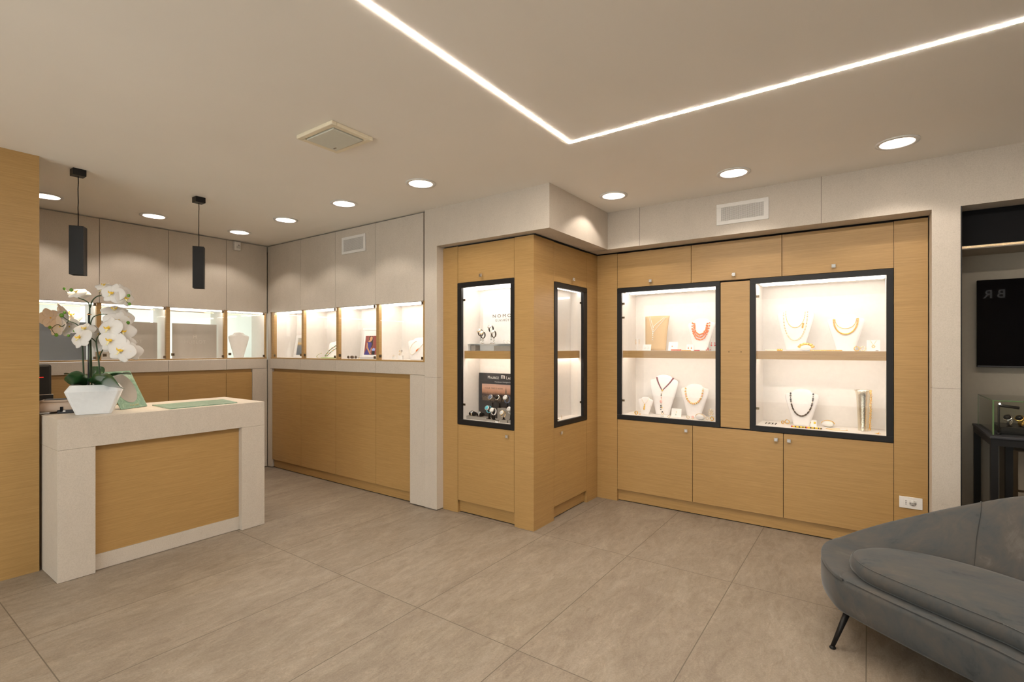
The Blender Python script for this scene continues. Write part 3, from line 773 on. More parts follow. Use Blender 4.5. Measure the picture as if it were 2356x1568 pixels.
# orchid
PC = Vector((-4.27, 1.125, CT)); PR = R_(-21)      # local +x faces the room
t = thing('potted_orchid', 'white artificial orchid in a faceted white pot on the counter', 'potted plant', PC, 0)
s = MB()
def prect(hx, hy, z, ch):
    c, sn = math.cos(PR), math.sin(PR); pts = []
    for x, y in ((hx, -hy + ch), (hx, hy - ch), (hx - ch, hy), (-hx + ch, hy), (-hx, hy - ch), (-hx, -hy + ch), (-hx + ch, -hy), (hx - ch, -hy)):
        pts.append(Vector((c * x - sn * y, sn * x + c * y, z)))
    return pts
s.loft([prect(0.075, 0.093, 0, 0.012), prect(0.112, 0.146, 0.155, 0.014), prect(0.094, 0.120, 0.196, 0.014), prect(0.087, 0.113, 0.196, 0.012), prect(0.087, 0.113, 0.18, 0.012)], cap1=False)
s.sm = [False] * len(s.f)
s.build('pot', 'pot_white', t, 0.003)
s = MB(); s.loft([prect(0.087, 0.113, 0.178, 0.012), prect(0.08, 0.105, 0.186, 0.012)]); s.build('soil', 'moss', t)
def fl(cx, cy, D=3.42):     # crop coordinates of the 3.919x blow-up -> point of the room, in the plant's own frame
    return on_d(cx / 3.919, cy / 3.919 + 600, D) - PC
def smooth(pts, n=6):
    out = []
    for i in range(len(pts) - 1):
        p0 = pts[max(i - 1, 0)]; p1 = pts[i]; p2 = pts[i + 1]; p3 = pts[min(i + 2, len(pts) - 1)]
        for k in range(n):
            u = k / n
            out.append(0.5 * ((2 * p1) + (p2 - p0) * u + (2 * p0 - 5 * p1 + 4 * p2 - p3) * u * u + (3 * p1 - p0 - 3 * p2 + p3) * u ** 3))
    out.append(pts[-1]); return out
def stem(pts, r0, r1, m='stem_green', name='stem'):
    q = smooth([fl(*p) for p in pts]); n = len(q)
    MB().tube(q, [r0 + (r1 - r0) * i / (n - 1) for i in range(n)], 8).build(name, m, t)
stem([(797, 1150, 3.44), (808, 1000, 3.43), (812, 800, 3.42), (806, 560, 3.42), (806, 400, 3.42), (765, 355, 3.42), (712, 335, 3.42), (660, 295, 3.42), (615, 292, 3.42), (582, 252, 3.42)], 0.0062, 0.0022)
stem([(812, 420, 3.42), (830, 365, 3.41), (862, 328, 3.40), (905, 312, 3.40), (1000, 310, 3.38), (1090, 330, 3.38), (1168, 388, 3.38)], 0.0050, 0.0020)
stem([(757, 1150, 3.46), (755, 1020, 3.45), (748, 860, 3.43), (742, 740, 3.42), (728, 620, 3.42), (690, 570, 3.41), (635, 545, 3.40), (590, 520, 3.40), (556, 490, 3.40)], 0.0056, 0.0022)
stem([(620, 540, 3.40), (560, 590, 3.40), (520, 572, 3.40), (470, 605, 3.40), (480, 640, 3.40), (508, 667, 3.40)], 0.0026, 0.0018)
stem([(900, 1130, 3.40), (900, 1040, 3.40), (888, 880, 3.39), (868, 735, 3.38), (885, 680, 3.38), (916, 653, 3.38), (1000, 650, 3.37), (1090, 660, 3.36), (1170, 663, 3.36)], 0.0056, 0.0020)
stem([(893, 880, 3.39), (915, 820, 3.38), (955, 778, 3.37), (1050, 770, 3.36), (1140, 800, 3.35), (1236, 850, 3.35)], 0.0042, 0.0018)
stem([(818, 560, 3.42), (838, 510, 3.42), (880, 488, 3.41), (940, 480, 3.40), (1040, 500, 3.38), (1155, 556, 3.38)], 0.0040, 0.0018)
stem([(826, 1150, 3.45), (824, 950, 3.44), (818, 720, 3.43), (816, 560, 3.42)], 0.0052, 0.0045)
stem([(826, 695, 3.42), (850, 715, 3.41), (868, 738, 3.39)], 0.0035, 0.0035)
stem([(795, 1150, 3.40), (795, 900, 3.405), (797, 600, 3.41), (798, 470, 3.41)], 0.0034, 0.0034, 'stick_black', 'support_stick')
MB().ring(fl(804, 483, 3.415), 0.010, 0.003, (0, 0, 1), 16, 6).build('tie', 'tie', t)
# leaves: root, tip, width, curl
def leaf(root, mid, tip, wd, twist=0.0):
    a, b, c = [fl(*p) for p in (root, mid, tip)]
    pts = smooth([a, a.lerp(b, 0.5) + Vector((0, 0, 0.004)), b, b.lerp(c, 0.55) + Vector((0, 0, 0.006)), c], 5); n = len(pts); rings = []
    vs = []; fs = []; nc = 7
    for i, p in enumerate(pts):
        u = i / (n - 1); w_ = wd * (0.30 + 0.70 * math.sin(min(1, u * 1.25) * math.pi / 2)) * (1 - max(0, (u - 0.62) / 0.38) ** 2.2) + 0.001
        T = (pts[min(i + 1, n - 1)] - pts[max(i - 1, 0)]).normalized(); side = T.cross(Vector((0, 0, 1)))
        if side.length < 0.15: side = RGT.copy()
        side.normalize(); up = side.cross(T).normalized()
        side = Matrix.Rotation(twist, 3, T) @ side; up = Matrix.Rotation(twist, 3, T) @ up
        for k in range(nc):
            v = k / (nc - 1) * 2 - 1
            vs.append(p + side * (w_ * v) + up * (0.35 * w_ * v * v))
    for i in range(n - 1):
        for k in range(nc - 1):
            q = i * nc + k; fs.append((q, q + 1, q + nc + 1, q + nc))
    m = MB(); m.add(vs, fs, True); o = m.build('leaf', 'leaf_green', t)
    sd = o.modifiers.new('thick', 'SOLIDIFY'); sd.thickness = 0.002
leaf((790, 1110, 3.42), (700, 1085, 3.34), (602, 1033, 3.28), 0.056, 0.75)
leaf((800, 1100, 3.46), (720, 1040, 3.50), (585, 1022, 3.52), 0.040)
leaf((850, 1110, 3.40), (965, 1098, 3.27), (1080, 1130, 3.16), 0.068, -0.9)
leaf((850, 1090, 3.44), (1000, 1040, 3.42), (1180, 1022, 3.42), 0.045)
leaf((870, 1080, 3.48), (870, 1010, 3.50), (862, 950, 3.51), 0.045)
leaf((830, 1100, 3.38), (900, 1080, 3.30), (985, 1060, 3.24), 0.050, -0.4)
leaf((810, 1090, 3.42), (860, 1060, 3.40), (960, 1085, 3.36), 0.040, 0.2)
# blossoms
def petal(m, ang, ln, wd, tip=0.35, cup=0.25, back=0.0):
    """a petal in the local x-z plane facing -y"""
    n, k = 7, 5; vs = []; fs = []; ca, sa = math.cos(ang), math.sin(ang)
    for i in range(n):
        u = i / (n - 1); w_ = wd * math.sin(math.pi * (0.10 + 0.82 * u ** 0.9)) ** 0.72
        if i == 0: w_ = wd * 0.18
        for j in range(k):
            v = j / (k - 1) * 2 - 1
            l = ln * u * (1 - 0.10 * v * v * u); s_ = w_ * v
            y = cup * ln * (u * u) * 0.5 + back * u * ln + 0.22 * w_ * v * v
            vs.append((ca * l - sa * s_, -0.006 + y, sa * l + ca * s_))
    for i in range(n - 1):
        for j in range(k - 1):
            q = i * k + j; fs.append((q, q + 1, q + k + 1, q + k))
    m.add(vs, fs, True)
PMESH = MB()
for a in (0.12, math.pi - 0.12): petal(PMESH, a, 1.0, 0.60, cup=0.32)
for a in (math.pi / 2, math.pi * 1.5 - 0.62, math.pi * 1.5 + 0.62): petal(PMESH, a, 0.92, 0.42, cup=0.35, back=0.05)
LMESH = MB()
LMESH.ball((0, -0.10, -0.02), 0.13, 8, 6, (0.8, 1.1, 0.9))
for sx in (-1, 1): LMESH.tube([(0, -0.08, -0.05), (sx * 0.16, -0.20, -0.02), (sx * 0.22, -0.26, 0.10)], [0.05, 0.06, 0.02], 6)
LMESH.cm = 1; LMESH.tube([(0, -0.10, -0.08), (0, -0.24, -0.20), (0.02, -0.30, -0.36)], [0.06, 0.08, 0.02], 6)
for sx in (-1, 1): LMESH.tube([(0, -0.28, -0.30), (sx * 0.07, -0.33, -0.40), (sx * 0.12, -0.40, -0.38)], [0.02, 0.014, 0.006], 5)
fp = PMESH.build('blossom', 'petal', t); fp.modifiers.new('thick', 'SOLIDIFY').thickness = 0.03
fp.modifiers.new('sub', 'SUBSURF').levels = 1; fp.modifiers['sub'].render_levels = 1
fq = LMESH.build('lip', ['lip_yellow', 'lip_pale'], fp)
# crop x, crop y, depth, size (px of the full photo), yaw (0 = towards the camera, + = turned to its right), pitch up, roll
FLW = [(935, 222, 3.40, 18, 20, 55, 0), (1012, 290, 3.33, 27, 10, 10, 12), (1100, 275, 3.42, 21, 60, 15, 0), (1130, 335, 3.37, 22, 70, 0, 10), (935, 262, 3.42, 21, -60, 20, 0), (688, 282, 3.42, 20, 10, 50, 0), (735, 285, 3.47, 18, 40, 40, 20),
       (590, 468, 3.45, 27, 150, 20, 0), (455, 510, 3.44, 25, 200, 10, 15), (640, 490, 3.47, 24, 60, 40, 0), (540, 590, 3.42, 27, 165, -5, 0), (625, 590, 3.46, 25, 190, 0, 20), (762, 612, 3.36, 22, 20, 35, 0), (722, 690, 3.33, 28, -10, 15, -15),
       (1030, 440, 3.44, 26, 35, 50, 0), (1050, 540, 3.35, 29, 25, 20, 15), (1125, 515, 3.42, 24, 65, 10, 0), (985, 605, 3.28, 31, -5, 8, -8), (1110, 635, 3.32, 27, 40, 8, 0), (1000, 715, 3.27, 32, 5, 5, 10), (1110, 745, 3.33, 27, 50, 0, 0),
       (1090, 805, 3.27, 31, 15, 5, 20), (1195, 820, 3.31, 24, 55, -5, 0), (885, 655, 3.46, 22, 170, 10, 0), (940, 745, 3.47, 26, 185, -10, 0), (1000, 655, 3.42, 27, 120, 0, 0)]
for i, (x, y, D, px, yw, pt, rl) in enumerate(FLW):
    o, q = (fp, fq) if i == 0 else (fp.copy(), fq.copy())
    if i: COL.objects.link(o); COL.objects.link(q); o.parent = t; q.parent = o
    o.location = fl(x, y, D); sc_ = px * D / FPX; o.scale = (sc_, sc_, sc_)
    o.rotation_euler = (Matrix.Rotation(-YAW + R_(yw), 3, 'Z') @ Matrix.Rotation(-R_(pt), 3, 'X') @ Matrix.Rotation(R_(rl), 3, 'Y')).to_euler()
bm_ = MB(); bm_.ball((0, 0, 0), 1.0, 10, 8, (0.85, 0.85, 1.0)); bud0 = bm_.build('bud', 'bud_green', t)
for i, (x, y, r) in enumerate([(580, 250, 13), (643, 262, 17), (1160, 312, 15), (1168, 388, 15), (556, 490, 20), (583, 466, 14), (450, 598, 15), (508, 667, 17), (676, 628, 16), (618, 673, 13), (1155, 556, 16), (1170, 663, 16), (1163, 757, 15), (1193, 762, 14), (1236, 850, 15)]):
    o = bud0 if i == 0 else bud0.copy()
    if i: COL.objects.link(o); o.parent = t
    rr = r / 3.919 * 3.38 / FPX; o.scale = (rr, rr, rr); o.location = fl(x, y, 3.36 if x > 1000 else 3.39)

# mirror stand
P0 = Vector((-4.325, 1.287, CT + 0.0032)); P1 = Vector((-4.443, 1.486, CT + 0.0032)); dd = (P1 - P0).normalized(); nn = Vector((-0.860, -0.510, 0)); tl = 0.488
up = Vector((nn.x * math.sin(tl), nn.y * math.sin(tl), math.cos(tl))); fr = dd.cross(up).normalized()
if fr.dot(nn) > 0: fr = -fr
t = thing('countertop_mirror', 'green marbled stand with an oval mirror, leaning behind the orchid pot', 'mirror', P0, 0)
Mx = Matrix(((dd.x, -fr.x, up.x), (dd.y, -fr.y, up.y), (dd.z, -fr.z, up.z))).to_4x4()
W_, H_ = 0.231, 0.302
s = MB(); s.M = Mx; s.box(0, W_, 0, 0.006, 0.0, H_); s.build('panel', 'marble_green', t, 0.001)
s = MB(); s.M = Mx; s.prism([(W_ * 0.5 + 0.085 * math.cos(a) * 1.0, 0.162 + 0.118 * math.sin(a)) for a in [2 * math.pi * k / 40 for k in range(40)]], -0.0012, 0.0005); s.build('mirror_glass', 'silver', t)
MAT['silver'].node_tree.nodes['Principled BSDF'].inputs['Roughness'].default_value = 0.12
s = MB(); back = nn * 0.16; q = P1 - P0
s.tube([up * 0.24 + dd * 0.115 - fr * 0.008, dd * 0.115 + nn * 0.24 + Vector((0, 0, 0.007))], 0.005, 8); s.build('rear_strut', 'black_matte', t)
text('lettering', 'F L C A O', 0.017, 'letter_gold', t, Mx @ Vector((0.125, -0.0008, 0.014)), (Mx.to_3x3() @ Matrix.Rotation(R_(90), 3, 'X')).to_euler())
# glass mat
s = MB(); mp_ = [on_z(px, py, CT) for px, py in ((350, 932.5), (391, 941), (546, 926.5), (513, 919))]
s.loft([[Vector((p.x, p.y, CT)) for p in mp_], [Vector((p.x, p.y, CT + 0.006)) for p in mp_]]); s.sm = [False] * len(s.f)
tag(s.build('counter_mat', 'marble_green'), 'flat green marbled glass tray lying on the counter', 'tray')
# beige desk unit (card terminal) with a cable
t = desk_ = thing('desk_phone_base', 'beige rounded desk device beside the orchid pot', 'desk device', (-4.51, 0.990, CT), R_(68))
s = MB(); s.loft([[Vector((x * k, y * k, z)) for x, y in ((-0.105, -0.05), (-0.085, -0.075), (0.085, -0.075), (0.105, -0.05), (0.105, 0.06), (0.08, 0.08), (-0.08, 0.08), (-0.105, 0.06))] for k, z in ((0.90, 0.012), (1.0, 0.022), (0.97, 0.06), (0.86, 0.075))])
s.build('body', 'beige_plastic', t, 0.004)
s = MB(); s.loft([[Vector((x * k, y * k, z)) for x, y in ((-0.090, -0.045), (-0.07, -0.06), (0.07, -0.06), (0.09, -0.045), (0.09, 0.05), (0.07, 0.07), (-0.07, 0.07), (-0.09, 0.05))] for k, z in ((1.0, 0.076), (1.02, 0.084), (0.98, 0.090))])
s.build('lid', 'beige_plastic', t, 0.003)
MB().box(-0.07, 0.07, -0.035, 0.045, 0.0895, 0.094).build('keypad', 'charcoal', t, 0.002)
MB().box(-0.085, -0.035, -0.07, -0.03, 0, 0.012).build('foot', 'white_plastic', t, 0.002)
MB().box(0.02, 0.035, -0.082, -0.068, 0.012, 0.045).build('cable_plug', 'black_matte', t, 0.001)
MB().tube(smooth([Vector(p) for p in ((0.028, -0.082, 0.025), (-0.01, -0.092, 0.012), (-0.06, -0.095, 0.004), (-0.12, -0.085, 0.003), (-0.16, -0.04, 0.003))]), 0.0018, 6).build('cable', 'black_matte', t)
MB().box(0.005, 0.100, -0.079, -0.060, 0.000, 0.024).build('dock', 'charcoal', desk_, 0.003)
MB().box(0.030, 0.048, -0.0802, -0.079, 0.010, 0.020).build('sticker', 'white_plastic', desk_)
# black box printer just inside the wall end
t = thing('receipt_printer', 'tall black machine with a red light line behind the oak wall end', 'machine', (-4.99, 1.0, 0.0), R_(88))
p_ = on_x(114, 838, -4.95)
MB().box(-0.14, 0.056, 0, 0.16, 0.93, 1.328).build('housing', 'black_metal', t, 0.014)
MB().box(-0.14, 0.064, -0.012, 0.16, 0.90, 1.105).build('paper_unit', 'black_metal', t, 0.006)
MB().box(-0.14, 0.01, -0.003, 0.001, 1.232, 1.236).build('red_light', 'red_led', t)
MB().box(-0.14, 0.062, -0.014, -0.010, 1.104, 1.108).build('trim_line', 'silver', t)
tag(B(-5.20, -4.80, 0.875, 1.12, 0.0, 0.899).build('side_table', 'charcoal'), 'dark side cabinet hidden behind the counter, carrying the black machine', 'cabinet')

# ------------------------------------------------------------------ jewellery
SPR = [(0, .47), (.04, .49), (.10, .52), (.25, .63), (.40, .74), (.55, .85), (.68, .94), (.75, .985), (.80, 1.0), (.845, .97), (.872, .88), (.885, .72), (.90, .60), (.925, .54), (.95, .50), (.97, .45), (.985, .36), (1.0, .16)]
class Bust:
    def __init__(s, lab, px0, px1, pt, Y, zb, m='bust_white', lean=0.045, th=0.030, group='necklace busts', wscale=1.0):
        a = on_y(px0, 800, Y); b = on_y(px1, 800, Y)
        s.cx = (a.x + b.x) / 2; s.W = (b.x - a.x) / 2 * wscale; s.zb = zb; s.H = on_y((px0 + px1) / 2, pt, Y).z - zb; s.Y = Y; s.lean = lean; s.th = th
        mb = MB(); rings = []
        for t_, wf in SPR:
            w_ = s.W * wf; d = th * (0.55 + 0.45 * math.sin(math.pi * min(1, t_ * 1.1))) * (1 if t_ < 0.97 else 0.7); yc = Y + lean * (t_ - 0.5)
            rings.append([Vector((s.cx + w_ * (abs(math.cos(q)) ** 0.8) * (1 if math.cos(q) > 0 else -1), yc + d * math.sin(q), zb + s.H * t_)) for q in [2 * math.pi * k / 28 for k in range(28)]])
        mb.loft(rings)
        s.o = mb.build('necklace_bust', m); tag(s.o, lab, 'jewellery bust', group)
    def front(s, x, z, r=0.0):
        t_ = max(0, min(1, (z - s.zb) / s.H))
        wf = SPR[-1][1]
        for (t0, w0), (t1, w1) in zip(SPR, SPR[1:]):
            if t0 <= t_ <= t1: wf = w0 + (w1 - w0) * (t_ - t0) / (t1 - t0)
        w_ = max(s.W * wf, 1e-4); d = s.th * (0.55 + 0.45 * math.sin(math.pi * min(1, t_ * 1.1)))
        u = min(1, abs(x - s.cx) / w_)
        return Vector((x, s.Y + s.lean * (t_ - 0.5) - d * math.sqrt(max(0, 1 - u * u)) - r - 0.001, z))
    def U(s, a, zt, zm, n, r=0.0, shape='U', dx=0.0):
        """points of a chain: half width a, top zt, lowest zm as fractions of bust height"""
        out = []
        for k in range(n):
            v = -1 + 2 * k / (n - 1)
            if shape == 'U': th_ = v * math.pi / 2; x = a * s.W * math.sin(th_); z = s.zb + s.H * (zt - (zt - zm) * math.cos(th_) ** 0.9)
            else: x = a * s.W * v; z = s.zb + s.H * (zm + (zt - zm) * abs(v) ** 1.15)
            out.append(s.front(s.cx + dx * s.W + x, z, r))
        return out
def beads(pts, r, mats, name, lab, cat='necklace', group=None, scale=(1, 1, 1), jitter=0.0, every=None):
    m = MB(); n = len(mats)
    for i, p in enumerate(pts):
        m.cm = (every[i % len(every)] if every else i % n)
        rr = r[i % len(r)] if isinstance(r, (list, tuple)) else r
        T = (pts[min(i + 1, len(pts) - 1)] - pts[max(i - 1, 0)]).normalized()
        M = T.to_track_quat('Z', 'Y').to_matrix()
        m.ball(Vector(p) + Vector((random.uniform(-1, 1), random.uniform(-.5, 0), random.uniform(-1, 1))) * jitter, rr, 8, 6, scale, M)
    o = m.build(name, mats); tag(o, lab, cat, group); return o
def child(mb, name, m, par, label=None):
    """mesh given in world coordinates, hung under a top-level object that is not rotated"""
    o = mb.build(name, m, None); o.parent = par; o.location = o.location - par.location
    if label: o['label'] = label
    return o
ZL, ZU = 0.822, 1.4272
YB = 4.68
YP = 4.60
# coral showcase, upper shelf
t = MB(); a = on_y(1484, 800, YB); b = on_y(1539, 800, YB); zt = on_y(1510, 727, YB).z
hw_ = (b.x - a.x) / 2; cx_ = (a.x + b.x) / 2; rg = []
for k in range(13):
    u = k / 12; w_ = hw_ * (0.84 + 0.16 * u ** 1.5); z = ZU + (zt - ZU) * u; yb = YB - 0.055 * math.cos(u * 1.35) + 0.03
    rg.append([Vector((cx_ + w_ * v, yb - 0.028 * (1 - v * v) - 0.01, z)) for v in [i / 8 * 2 - 1 for i in range(9)]] + [Vector((cx_ + w_ * v, yb - 0.028 * (1 - v * v) + 0.004, z)) for v in [1 - i / 8 * 2 for i in range(9)]])
t.loft(rg); sb = t.build('necklace_stand', 'beige_suede'); tag(sb, 'curved gold suede necklace stand on the upper shelf', 'jewellery stand')
def stand_pt(x, z):
    u = (z - ZU) / (zt - ZU); w_ = hw_ * (0.84 + 0.16 * u ** 1.5); v = (x - cx_) / w_
    return Vector((x, YB - 0.055 * math.cos(u * 1.35) + 0.02 - 0.028 * (1 - v * v) - 0.004, z))
pts = []
for (xa, za), (xb, zb_), n in (((1492, 729), (1504, 766), 16), ((1504, 766), (1531, 729), 20), ((1495, 729), (1503.5, 752), 12), ((1503.5, 752), (1528, 729), 18)):
    for k in range(n):
        u = k / n; px = xa + (xb - xa) * u; py = za + (zb_ - za) * (u if zb_ < za else u ** 1.0); p = on_y(px, py, YB - 0.03); pts.append(stand_pt(p.x, p.z))
for py in (753, 757, 762, 767, 771, 776, 781): p = on_y(1504, py, YB - 0.03); pts.append(stand_pt(p.x, p.z))
m = MB()
for i, p in enumerate(pts): m.ball(p, 0.0036 if i < 66 else 0.0058, 7, 5)
tag(m.build('pearl_necklace', 'pearl'), 'double string of white pearls with a pearl drop on the gold suede stand', 'necklace')
for i in range(6):
    pass
b1 = Bust('white bust wearing the orange coral necklace', 1582, 1645, 732, YB, ZU)
pts = []
for k_, (aa, zz) in enumerate(((0.62, 0.34), (0.52, 0.42), (0.44, 0.50))): pts += b1.U(aa, 0.86 - 0.01 * k_, zz, 22, 0.004)
beads(pts, [0.0085, 0.0075, 0.0095, 0.0080], ['coral'], 'coral_necklace', 'chunky three-strand orange coral necklace', scale=(0.8, 0.8, 1.0), jitter=0.003)
def card(lab, px0, px1, pt, Y, zb, items, tilt=0.28, group='small white jewellery cards'):
    a = on_y(px0, 800, Y).x; b = on_y(px1, 800, Y).x; h = on_y(px0, pt, Y).z - zb
    t = thing('jewellery_card', lab, 'jewellery card', ((a + b) / 2, Y, zb), 0, group); w = (b - a) / 2
    Mt = Matrix.Rotation(-tilt, 4, 'X')
    s = MB(); s.M = Mt; s.box(-w, w, 0, 0.003, 0.0, h / math.cos(tilt)); s.build('card', 'white_card', t)
    s = MB(); s.tube([Mt @ Vector((0, 0.003, h * 0.8)), (0, h * 0.5 + 0.01, 0.001)], 0.0015, 5); s.build('prop', 'white_card', t)
    for (u, v, kind, m_, r) in items:
        q = MB(); q.M = Mt; c = Vector((u * w, -0.004, v * h))
        if kind == 'ring': q.ring(c, r, r * 0.22, (0, 1, 0), 18, 5)
        elif kind == 'drop':
            q.ball(c, r, 8, 6, (0.8, 0.5, 1.3)); q.tube([c + Vector((0, 0, r * 1.2)), c + Vector((0, 0, r * 2.6))], 0.0009, 5)
        elif kind == 'stud': q.ball(c, r, 8, 6, (1, 0.5, 1))
        elif kind == 'chain':
            for sx in (-1, 1): q.tube([c + Vector((0, 0, r)), Vector((sx * w * 0.45, -0.002, h * 0.97))], 0.0008, 5)
            q.ring(c, r, r * 0.25, (0, 1, 0), 18, 5)
        q.build({'ring': 'ring', 'drop': 'earring', 'stud': 'earring', 'chain': 'pendant'}[kind], m_, t)
    return t
card('small white card with two pale hoops left of the gold suede stand', 1478, 1497, 792, 4.52, ZU, [(-.4, .5, 'ring', 'pearl', .009), (.4, .5, 'ring', 'pearl', .009)])
card('white card with one small coral pendant', 1537, 1558, 786, 4.60, ZU, [(-.15, .5, 'stud', 'coral', .005)])
card('white card with a pair of coral drop earrings', 1579, 1595, 792, 4.56, ZU, [(-.45, .42, 'drop', 'coral', .0062), (.45, .42, 'drop', 'coral', .0062)])
def chainline(name, lab, cat, p0, p1, n, r, mats, every=None, wob=0.0, scale=(1, 1, 1)):
    pts = [Vector(p0).lerp(Vector(p1), k / (n - 1)) + Vector((0, wob * math.sin(k * 0.9), 0)) for k in range(n)]
    return beads(pts, r, mats, name, lab, cat, None, scale, 0, every)
chainline('coral_bracelet', 'red coral bead bracelet lying on the upper shelf', 'bracelet', on_y(1545, 800, 4.54).xy.to_3d() + Vector((0, 0, ZU + .007)), on_y(1566, 800, 4.54).xy.to_3d() + Vector((0, 0, ZU + .007)), 14, 0.0065, ['coral', 'red'])
chainline('bead_chain', 'thin yellow and orange bead chain beside the coral bracelet', 'bracelet', on_y(1568, 800, 4.54).xy.to_3d() + Vector((0, 0, ZU + .003)), on_y(1589, 800, 4.54).xy.to_3d() + Vector((0, 0, ZU + .003)), 18, 0.003, ['gold', 'amber', 'coral'])
chainline('red_bracelet', 'slim dark red bracelet lying in front of the coral necklace', 'bracelet', on_y(1598, 800, 4.54).xy.to_3d() + Vector((0, 0, ZU + .004)), on_y(1609, 800, 4.54).xy.to_3d() + Vector((0, 0, ZU + .004)), 10, 0.004, ['red'])
def hang_earrings(name, lab, px, py0, Y, zb, m_, gap, drops, post=True):
    p = on_y(px, py0, Y); t = thing(name, lab, 'earrings', (p.x, Y, zb)); h = p.z - zb
    s = MB(); s.tube([(0, 0, 0), (0, 0, h + 0.004)], 0.0015, 6).tube([(-gap, 0, h + 0.004), (gap, 0, h + 0.004)], 0.0015, 6).tube([(0, 0, 0), (0, 0, 0.002)], 0.012, 14); s.build('clear_stand', 'clear_acrylic', t)
    for sx in (-1, 1):
        q = MB(); z = h
        for (kind, r) in drops:
            if kind == 'o': q.ring((sx * gap, -0.003, z - r), r, r * 0.2, (0, 1, 0), 16, 5)
            else: q.ball((sx * gap, -0.003, z - r), r, 8, 6)
            z -= 2 * r + 0.0015
        q.build('earring', m_, t)
    return t
hang_earrings('drop_earrings', 'long pale gold drop earrings on a clear stand at the left of the upper shelf', 1467, 780, 4.60, ZU, 'pale_gold', 0.0175, [('b', .003), ('o', .005), ('b', .003), ('o', .006), ('b', .004)])
hang_earrings('drop_earrings', 'red drop earrings at the right edge of the coral showcase', 1641, 787, 4.55, ZU, 'red', 0.014, [('b', .004), ('b', .005), ('b', .007)])
m = MB()
p = on_y(1629, 800, 4.52); c = Vector((p.x, 4.52, ZU + 0.010))
for dx, dz in ((-.014, -.003), (-.002, .004), (.004, -.002), (.0, .013), (.018, -.001)): m.ball(c + Vector((dx, 0, dz)), 0.0055, 8, 6)
m.cm = 1; m.ring(c + Vector((0, 0.004, -0.002)), 0.0075, 0.001, (0, 1, 0), 16, 5)
tag(m.build('cherry_brooch', ['red', 'gold']), 'small cluster of red beads at the right of the upper shelf', 'brooch')
# coral showcase, lower floor
b2 = Bust('small white bust with a gold bar pendant', 1468, 1502, 913, 4.62, ZL + .0, group='small necklace busts', lean=0.02, th=0.018)
m = MB(); L_ = b2.U(0.5, 0.9, 0.60, 9, 0.001, 'V'); m.tube([L_[0]] + L_[1:5], 0.0008, 5); m.tube(L_[4:], 0.0008, 5)
for k in range(5): p = b2.front(b2.cx - 0.001 * k, L_[4].z - 0.004 - 0.0105 * k, 0.003); m.ball(p, 0.0062 + 0.0006 * k, 8, 6, (1, .6, .9))
tag(m.build('gold_pendant', 'gold'), 'fine chain with a beaded gold bar pendant on the small bust', 'necklace')
b3 = Bust('tall white bust wearing the burgundy cord necklace', 1494, 1560, 862, YB + .02, ZL, th=0.03)
t = thing('cord_necklace', 'burgundy cord necklace with a long drop of dark and pink stones', 'necklace', (b3.cx, YB, ZL))
def V2(px, py, bb): p = on_y(px, py, bb.Y - 0.03); return bb.front(p.x, p.z, 0.003)
s = MB()
for q in (((1508, 868), (1513, 880), (1522, 896)), ((1546, 870), (1538, 882), (1525, 896))):
    P = smooth([V2(x, y, b3) for x, y in q], 5); n = len(P); s.tube(P, [0.0085 - 0.0045 * i / (n - 1) for i in range(n)], 8)
child(s, 'cord', 'burgundy', t)
s = MB(); s.ball(V2(1523.5, 897.5, b3), 0.0095, 10, 8, (1, .7, 1)); s.tube([V2(1523, 900, b3), V2(1521.5, 938, b3)], 0.0009, 5)
s.ball(V2(1523, 936, b3) + Vector((0.006, -.002, -.003)), 0.006); child(s, 'gold_clasp', 'gold', t)
s = MB()
for y_, r_ in ((906, .0050), (909.5, .0055), (932, .0062), (936, .0062), (941, .0055)): s.ball(V2(1521.5, y_, b3), r_, 8, 6)
child(s, 'dark_beads', 'dark_stone', t)
s = MB(); s.ball(V2(1521.5, 923, b3), 0.014, 10, 8, (.85, .6, 1.15)); s.ball(V2(1522, 914, b3), 0.006); child(s, 'pink_beads', 'pink_stone', t)
b4 = Bust('white bust wearing the gold and pink bead necklace', 1566, 1631, 883, YB, ZL, lean=0.035)
beads(b4.U(0.62, 0.865, 0.42, 34, 0.006), 0.0092, ['gold', 'cream_bead', 'pink_stone'], 'bead_necklace', 'full gold, cream and pink bead necklace', scale=(1, 1, .62), jitter=0.001, every=[0, 1, 0, 1, 0, 2])
card('white card with a tiny red and green pendant between the two lower busts', 1544, 1567, 939, 4.60, ZL, [(0, .60, 'stud', 'amber', .0035), (-.05, .26, 'stud', 'green_bead', .0035), (-.02, .42, 'stud', 'pearl', .004)], 0.2)
def ring_thing(name, lab, px, py, zb, R, m_, stone=None, sr=0.005, D=None, axis=(0.25, 1, 0), base=False, group=None, flat=1.6):
    p = on_z(px, py, zb)
    if p.y > 4.77 or p.y < 4.49: p.y = 4.53; p.x = on_y(px, py, 4.53).x
    t = thing(name, lab, 'ring' if 'ring' in name and 'ear' not in name else 'jewellery', (p.x, p.y, zb), 0, group); z = R * 1.25
    if base: MB().tube([(0, 0, 0), (0, 0, 0.022)], 0.016, 16).build('stand', 'white_satin', t); z += 0.022
    MB().ring((0, 0, z), R, R * 0.2, axis, 20, 6, flat=flat).build('band', m_, t)
    if stone: MB().ball((0, -0.002, z + R * 1.1), sr, 8, 6, (1, 1, .8)).build('stone', stone, t)
    return t
ring_thing('gold_ring', 'broad gold ring standing at the left of the lower floor', 1464, 957, ZL, 0.0155, 'gold', flat=2.4)
ring_thing('gold_ring', 'little gold ring lying beside the broad one', 1472, 956, ZL, 0.008, 'gold')
ring_thing('stone_ring', 'gold ring with a dark stone on a round white block before the tall bust', 1524, 962, ZL, 0.010, 'gold', 'dark_stone', 0.008, base=True)
